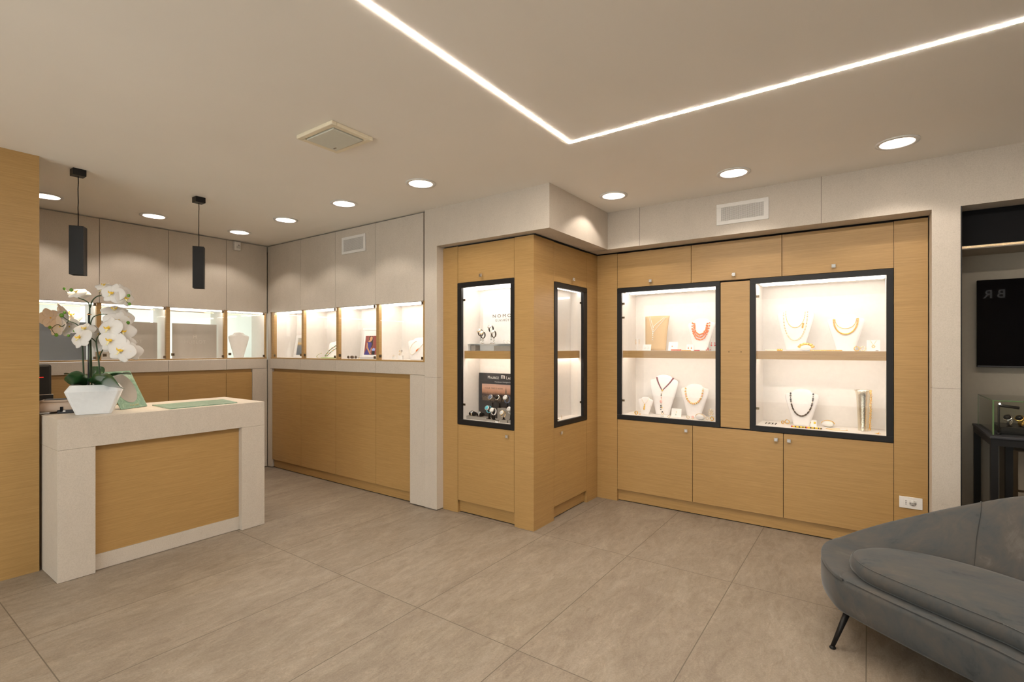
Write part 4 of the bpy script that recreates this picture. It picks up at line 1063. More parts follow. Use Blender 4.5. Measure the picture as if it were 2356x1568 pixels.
ring_thing('pale_ring', 'pale ring on the floor left of the pendant card', 1539, 961, ZL, 0.010, 'pale_gold')
ring_thing('pearl_ring', 'pale ring in front of the bead necklace bust', 1583, 963, ZL, 0.012, 'pale_gold', 'pearl', 0.005)
ring_thing('flower_ring', 'ring with a pink and red flower left of the bangle pillow', 1594, 966, ZL, 0.009, 'gold', 'pink_stone', 0.012)
ring_thing('pale_ring', 'pale jewelled ring near the right frame', 1627, 966, ZL, 0.011, 'pale_gold', 'cream_bead', 0.007)
ring_thing('gold_ring', 'large gold ring with a brown stone near the right frame', 1638, 968, ZL, 0.015, 'gold', 'amber', 0.006, flat=2.2)
hang_earrings('hoop_earrings', 'linked hoop earrings standing at the right of the lower floor', 1636, 940, 4.56, ZL, 'pale_gold', 0.008, [('b', .003), ('o', .010), ('o', .011)])
def pillow(lab, px, py, zb, w, m_, cuff, group='bangle pillows'):
    p = on_z(px, py, zb); t = thing('bracelet_pillow', lab, 'bracelet display', (p.x, min(4.72, max(4.54, p.y)), zb), R_(-8), group)
    rg = []
    for k in range(9):
        u = k / 8 * 2 - 1; r = 0.034 * (1 - 0.25 * abs(u) ** 2)
        rg.append([Vector((w * math.cos(a) * (1 - .12 * abs(u)), 0.035 * u, max(0, r * math.sin(a) * 1.0) if False else 0.026 + r * math.sin(a) * 0.75)) for a in [2 * math.pi * i / 20 for i in range(20)]])
    s = MB(); s.loft(rg); s.build('pillow', 'white_satin', t)
    for nm, r0, mm, y, kind in cuff:
        q = MB()
        for k in range(25):
            a = math.pi * (0.02 + 0.96 * k / 24); c = Vector(((w + 0.003) * math.cos(a), y, 0.026 + 0.0285 * math.sin(a)))
            if kind == 'bead' and k % 4 == 2: q.ball(c, r0 * 1.1, 8, 6, (1.5, 1, 1))
            if k: q.tube([pc, c], r0 * (0.35 if kind == 'bead' else 1), 6)
            pc = c
        q.build(nm, mm, t)
    return t
pillow('white pillow with a slim gold bangle in the coral showcase', 1606, 968, ZL, 0.038, None, [('bangle', 0.0028, 'pale_gold', -0.020, '')])
# wide showcase, upper shelf
c1 = Bust('tall white bust with a long cream and a short gold chain', 1788, 1874, 704, YB, ZU)
beads(c1.U(0.52, 0.885, 0.52, 44, 0.002), [0.0042, 0.003], ['gold', 'pale_gold'], 'gold_chain', 'fine short gold link chain on the tall bust', scale=(.7, .7, 1.6))
o = beads(c1.U(0.64, 0.86, 0.235, 52, 0.003), 0.0056, ['cream_bead', 'pale_gold'], 'cream_necklace', 'long pale cream chain with a gold clasp')
s = MB(); p = on_y(1848, 748, YB - .03); q = c1.front(p.x, p.z, 0.004)
for k in range(4): s.ball(q + Vector((-0.0018 * k, 0, 0.014 - 0.010 * k)), 0.0072, 8, 6)
child(s, 'clasp', 'gold', o, 'gold clasp')
c2 = Bust('lower wide white bust with a fine and a heavy gold chain', 1903, 1990, 721, YB, ZU)
m = MB(); m.tube(c2.U(0.56, 0.86, 0.60, 40, 0.003), 0.0022, 6); tag(m.build('fine_gold_necklace', 'gold'), 'smooth fine gold necklace above the heavy links', 'necklace')
beads(c2.U(0.64, 0.86, 0.45, 40, 0.004), 0.0085, ['gold', 'gold'], 'heavy_gold_necklace', 'heavy twisted gold link necklace', scale=(1.0, .8, .45))
t = pillow('white pillow with the wide gold oval-link bracelet', 1856, 806, ZU, 0.042, None, [('bracelet', 0.011, 'gold', -0.02, 'bead')]); p = on_y(1856, 806, 4.60); t.location = (p.x, 4.60, ZU)
def onsh(px, Y, dz, zb=ZU): p = on_y(px, 800, Y); return Vector((p.x, Y, zb + dz))
chainline('gold_bracelet', 'gold curb-link bracelet lying flat along the shelf edge', 'bracelet', onsh(1865, 4.535, .005), onsh(1937, 4.535, .005), 34, 0.0055, ['gold', 'pale_gold'], scale=(1, 1, .7))
chainline('cream_bracelet', 'pale bead bracelet lying at the left of the wide showcase', 'bracelet', onsh(1762, 4.54, .006), onsh(1788, 4.54, .006), 14, 0.006, ['cream_bead'])
chainline('gold_clasp', 'gold clasp end of the pale bead bracelet', 'jewellery', onsh(1790, 4.54, .009), onsh(1798, 4.54, .009), 3, 0.010, ['gold'])
def hoop(lab, px, Y, R, m_, zb=ZU, ang=0.25): 
    p = on_y(px, 800, Y); t = MB(); t.ring((p.x, Y, zb + R * 1.12), R, R * 0.18, (ang, 1, 0), 22, 6, flat=2.0, a0=-0.35 + math.pi * 0.0, a1=math.pi * 1.75)
    return tag(t.build('hoop_earring', m_), lab, 'earring')
hoop('thick gold hoop earring left of its thinner neighbour', 1971, 4.58, 0.0165, 'gold'); hoop('thinner gold hoop earring beside the pendant card', 1986, 4.58, 0.0165, 'pale_gold')
card('square white card with a ring pendant on a chain', 1994, 2025, 782, 4.60, ZU, [(0, .42, 'chain', 'gold', .0085)], 0.15)
s = MB(); s.ring(onsh(2018, 4.53, .005), .008, .002, (0, 0, 1), 16, 5); tag(s.build('dark_ring', 'bronze'), 'tiny dark ring lying before the ring pendant card', 'ring')
# wide showcase, lower floor
c3 = Bust('white bust wearing the dark brown stone necklace', 1806, 1885, 895, YB, ZL)
beads(c3.U(0.66, 0.875, 0.28, 40, 0.006), [0.0078, 0.0080, 0.0042], ['dark_stone', 'brown_leather', 'pale_gold'], 'stone_necklace', 'dark brown stone necklace with small gold spacers', scale=(.85, .8, 1.15), every=[0, 1, 0, 0, 1, 2])
vx = on_y(1986, 800, 4.66).x; vr = (on_y(2006, 800, 4.66).x - on_y(1966, 800, 4.66).x) / 2; vh = on_y(1986, 897, 4.66).z - ZL
s = MB(); s.lathe((vx, 4.66, ZL), [(vr * .62, 0), (vr * .60, vh * .02), (vr * .66, vh * .3), (vr * .74, vh * .6), (vr * .82, vh * .85), (vr * .90, vh * .95), (vr * 1.06, vh), (vr * 1.0, vh - .002), (vr * .80, vh * .86), (vr * .6, vh * .3), (0.0, vh * .05)], 36, True, False)
vase = tag(s.build('silver_vase', 'hammered'), 'tall hammered silver beaker vase', 'vase')
pts = [on_y(x, y, 4.605) for x, y in ((2003, 899), (2004, 915), (2003, 930), (2003, 950), (2001.5, 970), (2001.5, 988))]; P = smooth(pts, 8)
m = MB()
for i, p in enumerate(P): m.ring(p + Vector((0.002 * math.sin(i * 2.3), 0, 0)), 0.0062, 0.0018, (1, 0.3 * (i % 2), 0) if i % 2 else (0.2, 1, 0), 10, 5)
tag(m.build('long_gold_chain', 'gold'), 'long gold link chain draped down the right side of the silver vase', 'necklace')
m = MB(); p = on_z(1774, 976, ZL); p.y = min(p.y, 4.7)
for k in range(7):
    m.cm = k % 2; m.tube([p + Vector((-0.042 + .012 * k, 0, .004)), p + Vector((-0.030 + .012 * k, -.008 * (-1) ** k, .016))], 0.0035, 6)
tag(m.build('black_brooch', ['dark_stone', 'silver']), 'black and silver bar brooch at the left of the wide showcase', 'brooch')
hoop('gold hoop earring with an amber bead on the lower floor', 1801, 4.68, 0.013, 'gold', ZL, 0.9); hoop('gold hoop earring facing the glass on the lower floor', 1811, 4.70, 0.0165, 'gold', ZL)
card('white card with a pair of chunky gold earrings', 1859, 1879, 965, 4.66, ZL, [(-.55, .6, 'stud', 'gold', .0085), (.55, .6, 'stud', 'amber', .0085)], 0.12)
pillow('white pillow with two thin gold bangles', 1907, 980, ZL, 0.042, None, [('bangle', 0.0018, 'gold', -0.026, ''), ('bangle', 0.0018, 'gold', -0.014, '')])
p0 = on_z(1822, 984, ZL); p1 = on_z(1890, 990, ZL); p0.z = p1.z = ZL + .006; p0.y = p1.y = 4.54; p0.x = on_y(1822, 985, 4.54).x; p1.x = on_y(1889, 988, 4.54).x
chainline('amber_bracelet', 'yellow and black bead bracelet lying along the glass', 'bracelet', p0, p1, 24, 0.0075, ['amber', 'dark_stone', 'red'], [2, 0, 0, 1, 0, 0, 1, 0, 0, 1, 0, 1], 0.002)
p = on_z(1925, 988, ZL); s = MB(); s.ring((p.x, max(p.y, 4.58), ZL + .002), 0.062, 0.0017, (0, 0, 1), 40, 6, a0=0.5, a1=6.0)
s.M = None; o = s.build('gold_collar', 'gold'); o.scale = (1.15, 0.55, 1); tag(o, 'thin open gold collar lying on the lower floor', 'necklace')
ring_thing('silver_ring', 'silver filigree ring at the foot of the vase', 1984, 993, ZL, 0.013, 'silver', 'silver', 0.008)
s = MB(); p = on_y(2020, 997, 4.53); c = Vector((p.x, 4.53, ZL + .003))
for k in range(6): a = k * math.pi / 3; s.tube([c, c + Vector((.018 * math.cos(a), .012 * math.sin(a), 0.002 + .012 * (k == 1)))], [.003, .001], 5)
tag(s.build('star_brooch', 'gold'), 'small gold star brooch at the right end of the lower floor', 'brooch')

# ------------------------------------------------------------------ watches
def watch(lab, loc, rz=0.0, R=0.026, strap='leather', case='silver', dial='watch_face', tilt=0.9, stand=0.0, cr=0.0185, group='wristwatches on display', sm='charcoal', bracelet=False):
    t = thing('wristwatch', lab, 'watch', loc, rz, group); cz = stand + R + 0.004
    s = MB(); s.ring((0, 0, cz), R, 0.0018, (1, 0, 0), 28, 6, flat=4.6); s.build('strap', strap, t)
    n = Vector((0, -math.cos(tilt), math.sin(tilt))); c = Vector((0, 0, cz)) + n * (R - 0.001)
    s = MB(); s.tube([c - n * 0.002, c + n * 0.0055, c + n * 0.0075], [cr, cr, cr * 0.86], 26); s.tube([c + Vector((cr, 0, 0)) + n * .002, c + Vector((cr + .004, 0, 0)) + n * .002], 0.0022, 8); s.build('case', case, t)
    s = MB(); s.tube([c + n * 0.0074, c + n * 0.0082], cr * 0.80, 24); d = s.build('dial', dial, t)
    u = Vector((0, math.sin(tilt), math.cos(tilt))); e = Vector((1, 0, 0)); s = MB(); c2_ = c + n * 0.0086
    s.tube([c2_, c2_ + u * cr * .5 + e * cr * .25], 0.0006, 4).tube([c2_, c2_ - e * cr * .45 + u * cr * .35], 0.0006, 4)
    h = s.build('hands', 'black_matte' if dial == 'watch_face' else 'silver', t)
    if stand > 0:
        s = MB(); s.tube([(0, 0.004, 0), (0, 0.004, stand + 0.004)], [0.010, 0.006], 10).box(-0.012, 0.012, -0.006, 0.014, 0, 0.004); s.build('stand', sm, t)
    return t
YW = 3.41
def at_w(px, py, Y=YW): return on_y(px, py, Y)
# upper shelf: white block, sign card, four watches
a = on_y(1075, 800, 3.40); b = on_y(1178, 800, 3.40)
bz = on_y(1110, 790, 3.40).z
t = thing('display_block', 'low white open display block on the upper shelf of the watch showcase', 'display stand', ((a.x + b.x) / 2, 3.45, ZU)); w_ = (b.x - a.x) / 2; h_ = bz - ZU
s = MB(); s.box(-w_, w_, -0.05, 0.05, h_ - 0.004, h_); s.box(-w_, -w_ + .006, -0.05, 0.05, 0, h_ - .004); s.box(w_ - .006, w_, -0.05, 0.05, 0, h_ - .004); s.box(-w_ + .006, w_ - .006, 0.044, 0.05, 0, h_ - .004); s.build('block', 'white_card', t)
s = MB(); s.box(-w_ + .02, -w_ + .07, -0.02, 0.043, 0.001, h_ - .016); s.box(0.03, w_ - .02, -0.02, 0.043, 0.001, h_ - .020); s.build('inner_steps', 'taupe', t)
x0 = on_y(1110, 750, 3.535).x
t = thing('sign_card', 'white sign card with thin dark lettering behind the four watches', 'sign', (x0 + 0.15, 3.545, ZU)); hgt = on_y(1140, 703, 3.54).z - ZU
MB().box(-0.15, 0.27, 0, 0.006, 0, hgt).build('card', 'white_card', t)
p = on_y(1133, 732.5, 3.544); q_ = on_y(1176, 725, 3.544)
text('lettering', 'NOMOS', 0.040, 'letter_dark', t, (p.x - (x0 + .15), -0.0006, p.z - ZU), (R_(90), 0, 0), 0.0004, 1.55, 'LEFT', 1.28)
p = on_y(1139.5, 741, 3.544)
text('small_lettering', 'GLASHÜTTE', 0.030, 'letter_dark', t, (p.x - (x0 + .15), -0.0006, p.z - ZU), (R_(90), 0, 0), 0.0004, 1.5, 'LEFT', 0.86)
for i, (px, py, dx, rz, lab) in enumerate(((1106, 766, 0, -38, 'leather-strap watch behind, in the left pair of the upper shelf'), (1111, 771, -0.02, -32, 'leather-strap watch in front, in the left pair of the upper shelf'), (1130, 757, 0, -30, 'raised leather-strap watch in the right pair of the upper shelf'), (1136, 769, -0.022, -30, 'lower leather-strap watch in the right pair, nearest the sign lettering'))):
    p = on_y(px, py, 3.45 + dx); st = max(0.004, p.z - bz - 0.030)
    watch(lab, (p.x, 3.45 + dx, bz + 0.0003), R_(rz + 30), 0.0285, 'brown_leather' if i == 3 else 'leather', 'pale_gold' if i < 2 else 'silver', 'watch_face', 0.75, st, 0.021, sm='chrome')
p = on_y(1168, 779, 3.44)
t = thing('eyeglasses', 'rimless glasses lying folded at the right of the white block', 'glasses', (p.x, 3.44, bz), R_(-20))
s = MB(); s.M = Matrix.Rotation(R_(35), 4, 'X')
for sx in (-1, 1): s.ring((sx * 0.026, 0, 0.012), 0.020, 0.0012, (0, 1, 0), 22, 5)
s.M = None; s.tube([(-0.006, 0, 0.014), (0.006, 0, 0.014)], 0.001, 5).tube([(-0.045, 0, 0.012), (-0.045, 0.05, 0.004), (0.02, 0.06, 0.003)], 0.0011, 5); s.build('frame', 'silver', t)
# lower floor of the watch showcase
ZW = ZL + 0.003
x0 = on_y(1101, 900, 3.545).x; zt_ = on_y(1101, 857, 3.545).z
t = thing('display_board', 'dark advertising board with a city skyline picture behind the watches', 'sign', (x0 + 0.17, 3.552, ZL + 0.0005)); hb_ = zt_ - ZL
MB().box(-0.17, 0.275, 0, 0.008, 0, hb_).build('board', 'charcoal', t)
def T_(px, py, Y=3.5505): p = on_y(px, py, Y); return (p.x - (x0 + .17), p.z - ZL)
gradient('dusk', [(0.0, (0.015, 0.012, 0.016)), (0.30, (0.06, 0.035, 0.03)), (0.42, (0.45, 0.22, 0.13)), (0.62, (0.62, 0.36, 0.26)), (1.0, (0.28, 0.23, 0.25))], 0.165, 0.37)
xl, zt2 = T_(1109, 882); _, zb2 = T_(1109, 920)
s = MB(); s.box(xl, 0.26, -0.0012, -0.0001, zb2, zt2); s.build('picture', 'dusk', t)
s = MB(); random.seed(3); x = xl + 0.004
while x < 0.255:
    w1_ = random.uniform(0.004, 0.010); h1_ = random.uniform(0.028, 0.055); s.box(x, x + w1_, -0.0018, -0.0013, zb2 + .001, zb2 + h1_); x += w1_ * 0.9
sx_, sz_ = T_(1164, 893); s.box(sx_ - .006, sx_ + .006, -0.0021, -0.0013, zb2 + .001, sz_ - .02); s.box(sx_ - .0035, sx_ + .0035, -0.0021, -0.0013, sz_ - .02, sz_ - .005); s.prism([(sx_ - .0015, sz_ - .006), (sx_ + .0015, sz_ - .006), (sx_, sz_ + .012)], -0.0021, -0.0013)
s.build('skyline', 'letter_dark', t)
for ltr, lx, lsz, lsx, lbold in (('M', 1122, .036, .85, 0), ('AURICE', 1127.6, .029, .98, 0), ('m', 1152.3, .060, .98, .0012), ('L', 1164.5, .036, .85, 0), ('ACROIX', 1168.4, .029, .98, 0)):
    x_, z_ = T_(lx, 872.0); text('lettering', ltr, lsz, 'letter_light', t, (x_, -0.0004, T_(1140, 872.8)[1]), (R_(90), 0, 0), 0.0003, 1.0, 'LEFT', lsx, lbold)
x_, z_ = T_(1138, 880); text('small_lettering', 'Manufacture Horlogère Suisse', 0.015, 'paper_grey', t, (x_, -0.0004, z_), (R_(90), 0, 0), 0.0003, 1.0, 'LEFT', 1.1)
x_, z_ = T_(1115, 894.5); text('slogan', 'YOUR TIME IS NOW', 0.020, 'letter_dark', t, (x_, -0.0016, z_), (R_(90), 0, 0), 0.0003, 1.0, 'LEFT', 1.14)
def block(lab, px0, px1, pt, Y, dep):
    a = on_y(px0, 900, Y).x; b = on_y(px1, 900, Y).x; z = on_y(px0, pt, Y).z
    o = B(a, b, Y, Y + dep, ZL + .0005, z).build('display_block', 'taupe', bevel=0.002); tag(o, lab, 'display stand', 'taupe watch blocks'); return z
z1 = block('longest taupe block carrying two reclining watches at the left', 1073, 1119, 956, 3.372, 0.07)
zr = block('raised taupe block behind carrying the upper row of three watches', 1144, 1195, 938, 3.475, 0.05)
z3 = block('small taupe block under the sky blue and the white watch', 1116, 1141, 964, 3.372, 0.05)
z4 = block('small taupe block under the gold and steel watch', 1150, 1166, 965, 3.372, 0.05)
z5 = block('small taupe block cut off by the right frame', 1169, 1186, 966, 3.380, 0.05)
for i, (px, lab) in enumerate(((1089, 'left reclining watch on its black cushion, gold and steel'), (1106, 'right reclining watch on its black cushion, steel'))):
    p = on_y(px, 950, 3.41); t = thing('wristwatch', lab, 'watch', (p.x, 3.405, z1 + 0.0003), R_(0), 'reclining watches')
    s = MB(); rg = [[Vector((0.030 * u, 0.022 * math.cos(a), 0.019 + 0.019 * math.sin(a) * (1 - .2 * abs(u)))) for a in [2 * math.pi * k / 14 for k in range(14)]] for u in (-1, -.6, 0, .6, 1)]; s.loft(rg); s.build('cushion', 'black_matte', t)
    s = MB(); s.ring((0, 0, 0.019), 0.0225, 0.0015, (1, 0, 0), 22, 6, flat=5); s.build('strap', 'pale_gold' if i == 0 else 'silver', t)
    n = Vector((0, -.7, .7)); c = Vector((0, 0, .019)) + n * .023; s = MB(); s.tube([c, c + n * .005], .015, 20); s.build('case', 'silver', t); s = MB(); s.tube([c + n * .005, c + n * .0056], .012, 20); s.build('dial', 'smoke_grey', t)
for px, py, st, dl, rz, lab in ((1133, 917, 'leather', 'watch_blue', -38, 'upper row watch with blue-grey dial on the left'), (1149, 918, 'leather', 'black_matte', -38, 'upper row watch with black dial in the middle'), (1167, 918, 'watch_blue', 'watch_face', -38, 'upper row watch with a blue strap, cut off by the frame')):
    p = on_y(px, py, 3.475 if px < 1140 else 3.49); zb_ = ZL + .0005 if px < 1140 else zr + .0003
    watch(lab, (p.x, p.y, zb_), R_(rz + 34), 0.032, st, 'silver', dl, 0.55, max(0.01, p.z - zb_ - .036), 0.0240, sm='black_matte')
for px, py, Y, st, dl, cs, zz, lab in ((1125, 941, 3.405, 'sky_blue', 'sky_blue', 'silver', z3, 'sky blue strap watch with blue dial'), (1136, 946, 3.385, 'white_plastic', 'watch_face', 'silver', z3, 'white strap watch in front of the sky blue one'), (1158, 951, 3.395, 'pale_gold', 'watch_face', 'pale_gold', z4, 'gold and steel bracelet watch low at the front'), (1175, 944, 3.41, 'white_plastic', 'watch_face', 'silver', z5, 'pale watch almost hidden by the right frame of the watch showcase')):
    p = on_y(px, py, Y); watch(lab, (p.x, Y, zz + .0003), R_(-4), 0.029 if px != 1158 else .025, st, cs, dl, 0.55, max(.006, p.z - zz - .034), 0.0225, sm='black_matte')
o = B(on_y(1139, 960, 3.36).x, on_y(1146, 960, 3.36).x, 3.362, 3.364, ZL + .0005, ZL + .012).build('price_tag', 'white_card'); tag(o, 'tiny white price tag at the front of the watch floor', 'price tag')
# small pieces in the tall narrow showcase
def at_s(px, py): return on_x(px, py, -2.21)
p = on_x(1288, 966, -2.19); s = MB(); s.ring((-2.215, p.y, ZL + .006), .014, .004, (0.2, 0.3, 1), 18, 6); tag(s.build('dark_ring', 'bronze'), 'dark oval ring on the floor of the tall narrow showcase', 'ring')
p = on_x(1299, 963, -2.19); s = MB(); s.ring((-2.22, p.y, ZL + .016), .013, .0022, (1, 0.5, 0), 18, 6); tag(s.build('wire_ring', 'pale_gold'), 'thin pale ring standing in the tall narrow showcase', 'ring')

# ------------------------------------------------------------------ things in the back wall display cabinets
Z2 = 1.3372
def pframe(lab, px, Yc, w, h, rz, inner, m_frame='white_plastic', tilt=0.24, b=0.032):
    p = on_y(px, 800, Yc); t = thing('picture_frame', lab, 'picture frame', (p.x, Yc, Z2), rz)
    Mt = Matrix.Rotation(-tilt, 4, 'X')
    f = MB(); f.M = Mt; f.box(-w, w, 0, .018, 0.002, b); f.box(-w, w, 0, .018, h - b, h); f.box(-w, -w + b, 0, .018, b, h - b); f.box(w - b, w, 0, .018, b, h - b); f.build('frame', m_frame, t, 0.003)
    return t, Mt
t, Mt = pframe('white-framed picture of a dusk sea, leaning in its cabinet', 694, 3.43, 0.118, 0.275, R_(22), None, tilt=0.22, b=0.034)
gradient('sea', [(0.0, (0.10, 0.12, 0.15)), (0.50, (0.14, 0.16, 0.18)), (0.58, (0.20, 0.18, 0.15)), (0.66, (0.62, 0.42, 0.16)), (0.76, (0.42, 0.38, 0.30)), (1.0, (0.38, 0.38, 0.36))], 0.03, 0.26)
s = MB(); s.M = Mt; s.box(-0.086, 0.086, 0.004, 0.010, 0.034, 0.241); s.build('picture', 'sea', t)
t, Mt = pframe('white arched frame with a portrait of a woman in a blue dress', 850, 3.415, 0.115, 0.335, R_(22), None, 'white_plastic', 0.20, 0.028)
s = MB(); s.M = Mt; s.box(-0.088, 0.088, 0.003, 0.010, 0.028, 0.308); s.build('mount', 'white_card', t)
def fig(name, pts, m_, y):
    s = MB(); s.M = Mt; s.prism([(x, z) for x, z in pts], y - 0.0006, y); return s.build(name, m_, t)
fig('picture', [(-.070, .045), (.076, .045), (.076, .250), (-.070, .250)], 'print_red', 0.0028)
fig('painted_hair', [(-.022, .158), (.012, .120), (.022, .150), (.020, .222), (.010, .244), (-.010, .247), (-.026, .235), (-.030, .200)], 'print_hair', 0.0021)
fig('painted_dress', [(-.070, .046), (.006, .046), (.002, .110), (.010, .168), (-.010, .182), (-.034, .184), (-.048, .178), (-.046, .110)], 'print_blue', 0.0014)
fig('painted_face', [(-.024, .180), (-.006, .186), (.004, .196), (.012, .214), (.010, .236), (-.004, .242), (-.016, .230), (-.018, .204), (-.034, .188)], 'skin', 0.0013)
fig('painted_arm', [(-.050, .176), (-.040, .172), (-.034, .130), (-.020, .104), (.010, .060), (.006, .048), (-.004, .050), (-.028, .086), (-.050, .120)], 'skin', 0.0007)
fig('painted_arm', [(.004, .120), (.012, .118), (.012, .090), (.004, .075), (-.002, .080)], 'skin', 0.0007)
fig('painted_vase', [(.018, .046), (.052, .046), (.050, .088), (.020, .088)], 'charcoal', 0.0014)
fig('painted_flowers', [(.020, .088), (.050, .088), (.056, .108), (.036, .118), (.016, .106)], 'print_light_blue', 0.0007)
s = MB(); s.box(-.095, .085, -0.022, -0.004, 0.0005, .020); s.build('base', 'grey_plastic', t, .002)
# sunglasses
for i, (px, lab) in enumerate(((805, 'left pair of brown sunglasses before the portrait'), (815, 'right pair of brown sunglasses before the portrait'))):
    p = on_y(px, 826, 3.36 + .02 * i); t = thing('sunglasses', lab, 'sunglasses', (p.x, 3.36 + .02 * i, Z2), R_(20), 'sunglasses in the display cabinet')
    s = MB()
    for sx in (-1, 1): s.ring((sx * .019, 0, .017), .014, .0016, (0, 1, 0), 20, 5)
    s.tube([(-.005, 0, .021), (.005, 0, .021)], .0015, 5).tube([(-.034, 0, .02), (-.034, .05, .003)], .0015, 5).tube([(.034, 0, .02), (.034, .05, .003)], .0015, 5); s.build('frame', 'bronze', t)
    s = MB()
    for sx in (-1, 1): s.tube([(sx * .019, -.0005, .017), (sx * .019, .0005, .017)], .0125, 18)
    s.build('lenses', 'brown_leather', t)
m = MB(); p = on_y(826, 828, 3.36)
for k in range(3): m.ball(Vector((p.x + .006 * k, 3.36, Z2 + .005 + .003 * k)), .005)
tag(m.build('bead_earrings', 'pale_gold'), 'tiny gold bead piece between sunglasses and portrait', 'jewellery')
# second cabinet: bust lying back with green and black beads, tray
b5 = Bust('reclining white bust with green and black beads', 752, 800, 782, 3.44, Z2, lean=0.12, th=0.02)
pts = [on_y(x, y, 3.41) for x, y in ((767, 795), (762, 800), (757, 806), (753, 813), (751.5, 818), (756, 817), (762, 811), (768, 804), (774, 799))]; P = smooth([b5.front(p.x, p.z, .004) for p in pts], 4)
beads(P, [.0065, .0055], ['dark_stone', 'lime', 'green_bead', 'amber'], 'green_necklace', 'green, yellow and black bead necklace on the reclining bust', scale=(.8, .8, 1.2))
P = smooth([on_y(x, y, 3.37) for x, y in ((740, 812), (733, 815), (729, 819), (731, 822), (745, 822), (765, 823))], 4)
for p in P: p.z = max(p.z, Z2 + .004)
beads(P, .0035, ['amber', 'green_bead', 'lime'], 'green_bracelet', 'thin yellow and green bead string lying left of the tray', 'bracelet')
o = B(on_y(741, 820, 3.35).x, on_y(772, 820, 3.35).x, 3.335, 3.40, Z2, Z2 + .010).build('green_tray', 'lime', bevel=.002); tag(o, 'small light green tray lying behind the glass', 'tray')
# fourth cabinet
b6 = Bust('white bust with long pearls and an orange pendant, cut by the divider', 936, 992, 776, 3.45, Z2, lean=0.07, th=0.028)
pts = [on_y(x, y, 3.42) for x, y in ((952, 784), (946, 790), (943, 798), (943, 806), (946, 812), (951, 815), (956, 812), (962, 804), (968, 794), (972, 786))]; P = smooth([b6.front(p.x, p.z, .003) for p in pts], 5)
o = beads(P, .0048, ['pearl', 'cream_bead'], 'pearl_string', 'loose pearl string with an orange pendant on the bust by the stone jamb')
s = MB(); q = [b6.front(on_y(x, y, 3.42).x, on_y(x, y, 3.42).z, .006) for x, y in ((963.5, 801), (961, 805), (959, 808))]; s.tube(q, [.003, .0065, .004], 8); child(s, 'pendant', 'coral', o, 'orange pendant')
def earstand(lab, px, w, h, Y, bits):
    p = on_y(px, 830, Y); t = thing('jewellery_block', lab, 'jewellery stand', (p.x, Y, Z2), R_(10), 'clear blocks in the pearl cabinet')
    MB().box(-w, w, -.012, .012, 0, h).build('block', 'white_satin', t, .001)
    for (dx, dz, r, mm) in bits:
        s = MB(); s.ring((dx, -.004, h + dz), r, r * .25, (0, 1, 0), 14, 5); s.build('ring', mm, t)
earstand('low white block with a small gold ring', 907, .016, .030, 3.37, [(-.004, .008, .007, 'pale_gold')])
earstand('taller white block with gold earrings beside the low one', 922, .024, .040, 3.39, [(-.010, .012, .008, 'pale_gold'), (.006, .03, .006, 'pale_gold'), (.014, .045, .008, 'bronze'), (-.012, .042, .006, 'gold')])
# boards standing in the left wall display cabinets
def board(lab, y0, y1, z1, m_, txt):
    t = thing('display_board', lab, 'display board', (-6.165, (y0 + y1) / 2, 1.3372), R_(90), 'boards in the frosted-back cabinets')
    h = (y1 - y0) / 2; MB().box(-h, h, 0, .008, 0, z1 - 1.3372).build('board', m_, t)
    if txt:
        text('lettering', 'HUBLOT', .052, 'greige_print', t, (0.0, -.0008, .155), (R_(90), 0, 0), .0004, 1.15)
        s = MB(); s.box(-.022, -.014, -.0012, 0, .222, .262); s.box(.008, .016, -.0012, 0, .222, .262); s.box(-.014, .008, -.0012, 0, .238, .246); s.box(-.004, .002, -.0012, 0, .246, .268); s.build('emblem', 'greige_print', t)
board('slate grey board behind the orchid, left edge cut by the oak wall end', 1.062, 1.557, 1.70, 'slate_board', False)
board('greige board partly hidden by the orchid blossoms', 1.662, 2.150, 1.722, 'greige_board', True)
board('greige board with faint lettering in the third cabinet', 2.291, 2.745, 1.722, 'greige_board', True)
t_ = Bust.__new__(Bust)
a = on_x(525, 800, -6.2); b = on_x(573, 800, -6.2); zt = on_x(545, 764, -6.2).z
mb = MB(); cy_ = (a.y + b.y) / 2; Wy = (b.y - a.y) / 2
mb.loft([[Vector((-6.2 + .026 * math.sin(q), cy_ + Wy * wf * math.cos(q), Z2 + (zt - Z2) * tt)) for q in [2 * math.pi * k / 24 for k in range(24)]] for tt, wf in SPR])
tag(mb.build('necklace_bust', 'white_satin'), 'pale bust standing before the frosted pane in the corner cabinet', 'jewellery bust')

# ------------------------------------------------------------------ velvet sofa
SA = Vector((0.790, -0.613, 0)); SN = Vector((0.613, 0.790, 0)); SO = Vector((0, 2.79, 0)); UC = 0.45
sofa = thing('velvet_sofa', 'curved grey velvet sofa with thin black legs', 'sofa', SO + SA * UC + SN * 0.4)
def suv(u, v, z): return SO + SA * u + SN * v + Vector((0, 0, z)) - sofa.location
LEFT = [(0.45, 0.022), (0.25, 0.008), (0.05, 0.0), (-0.08, 0.0), (-0.175, 0.010), (-0.300, 0.085), (-0.410, 0.185), (-0.478, 0.290), (-0.503, 0.390), (-0.492, 0.490), (-0.415, 0.615), (-0.266, 0.735), (-0.12, 0.795), (0.05, 0.822), (0.25, 0.820), (0.45, 0.812)]
def dense(P, n=6):
    return [Vector((p.x, p.y)) for p in [Vector((q.x, q.y, 0)) for q in smooth([Vector((a, b, 0)) for a, b in P], n)]]
HALF = dense(LEFT, 6)
OUT = HALF + [Vector((2 * UC - p.x, p.y)) for p in reversed(HALF[1:-1])]
def inset(P, d, i):
    n = len(P); T = (P[(i + 1) % n] - P[(i - 1) % n]).normalized(); N = Vector((T.y, -T.x))
    c = Vector((UC, 0.42))
    if N.dot(c - P[i]) < 0: N = -N
    return P[i] + N * d
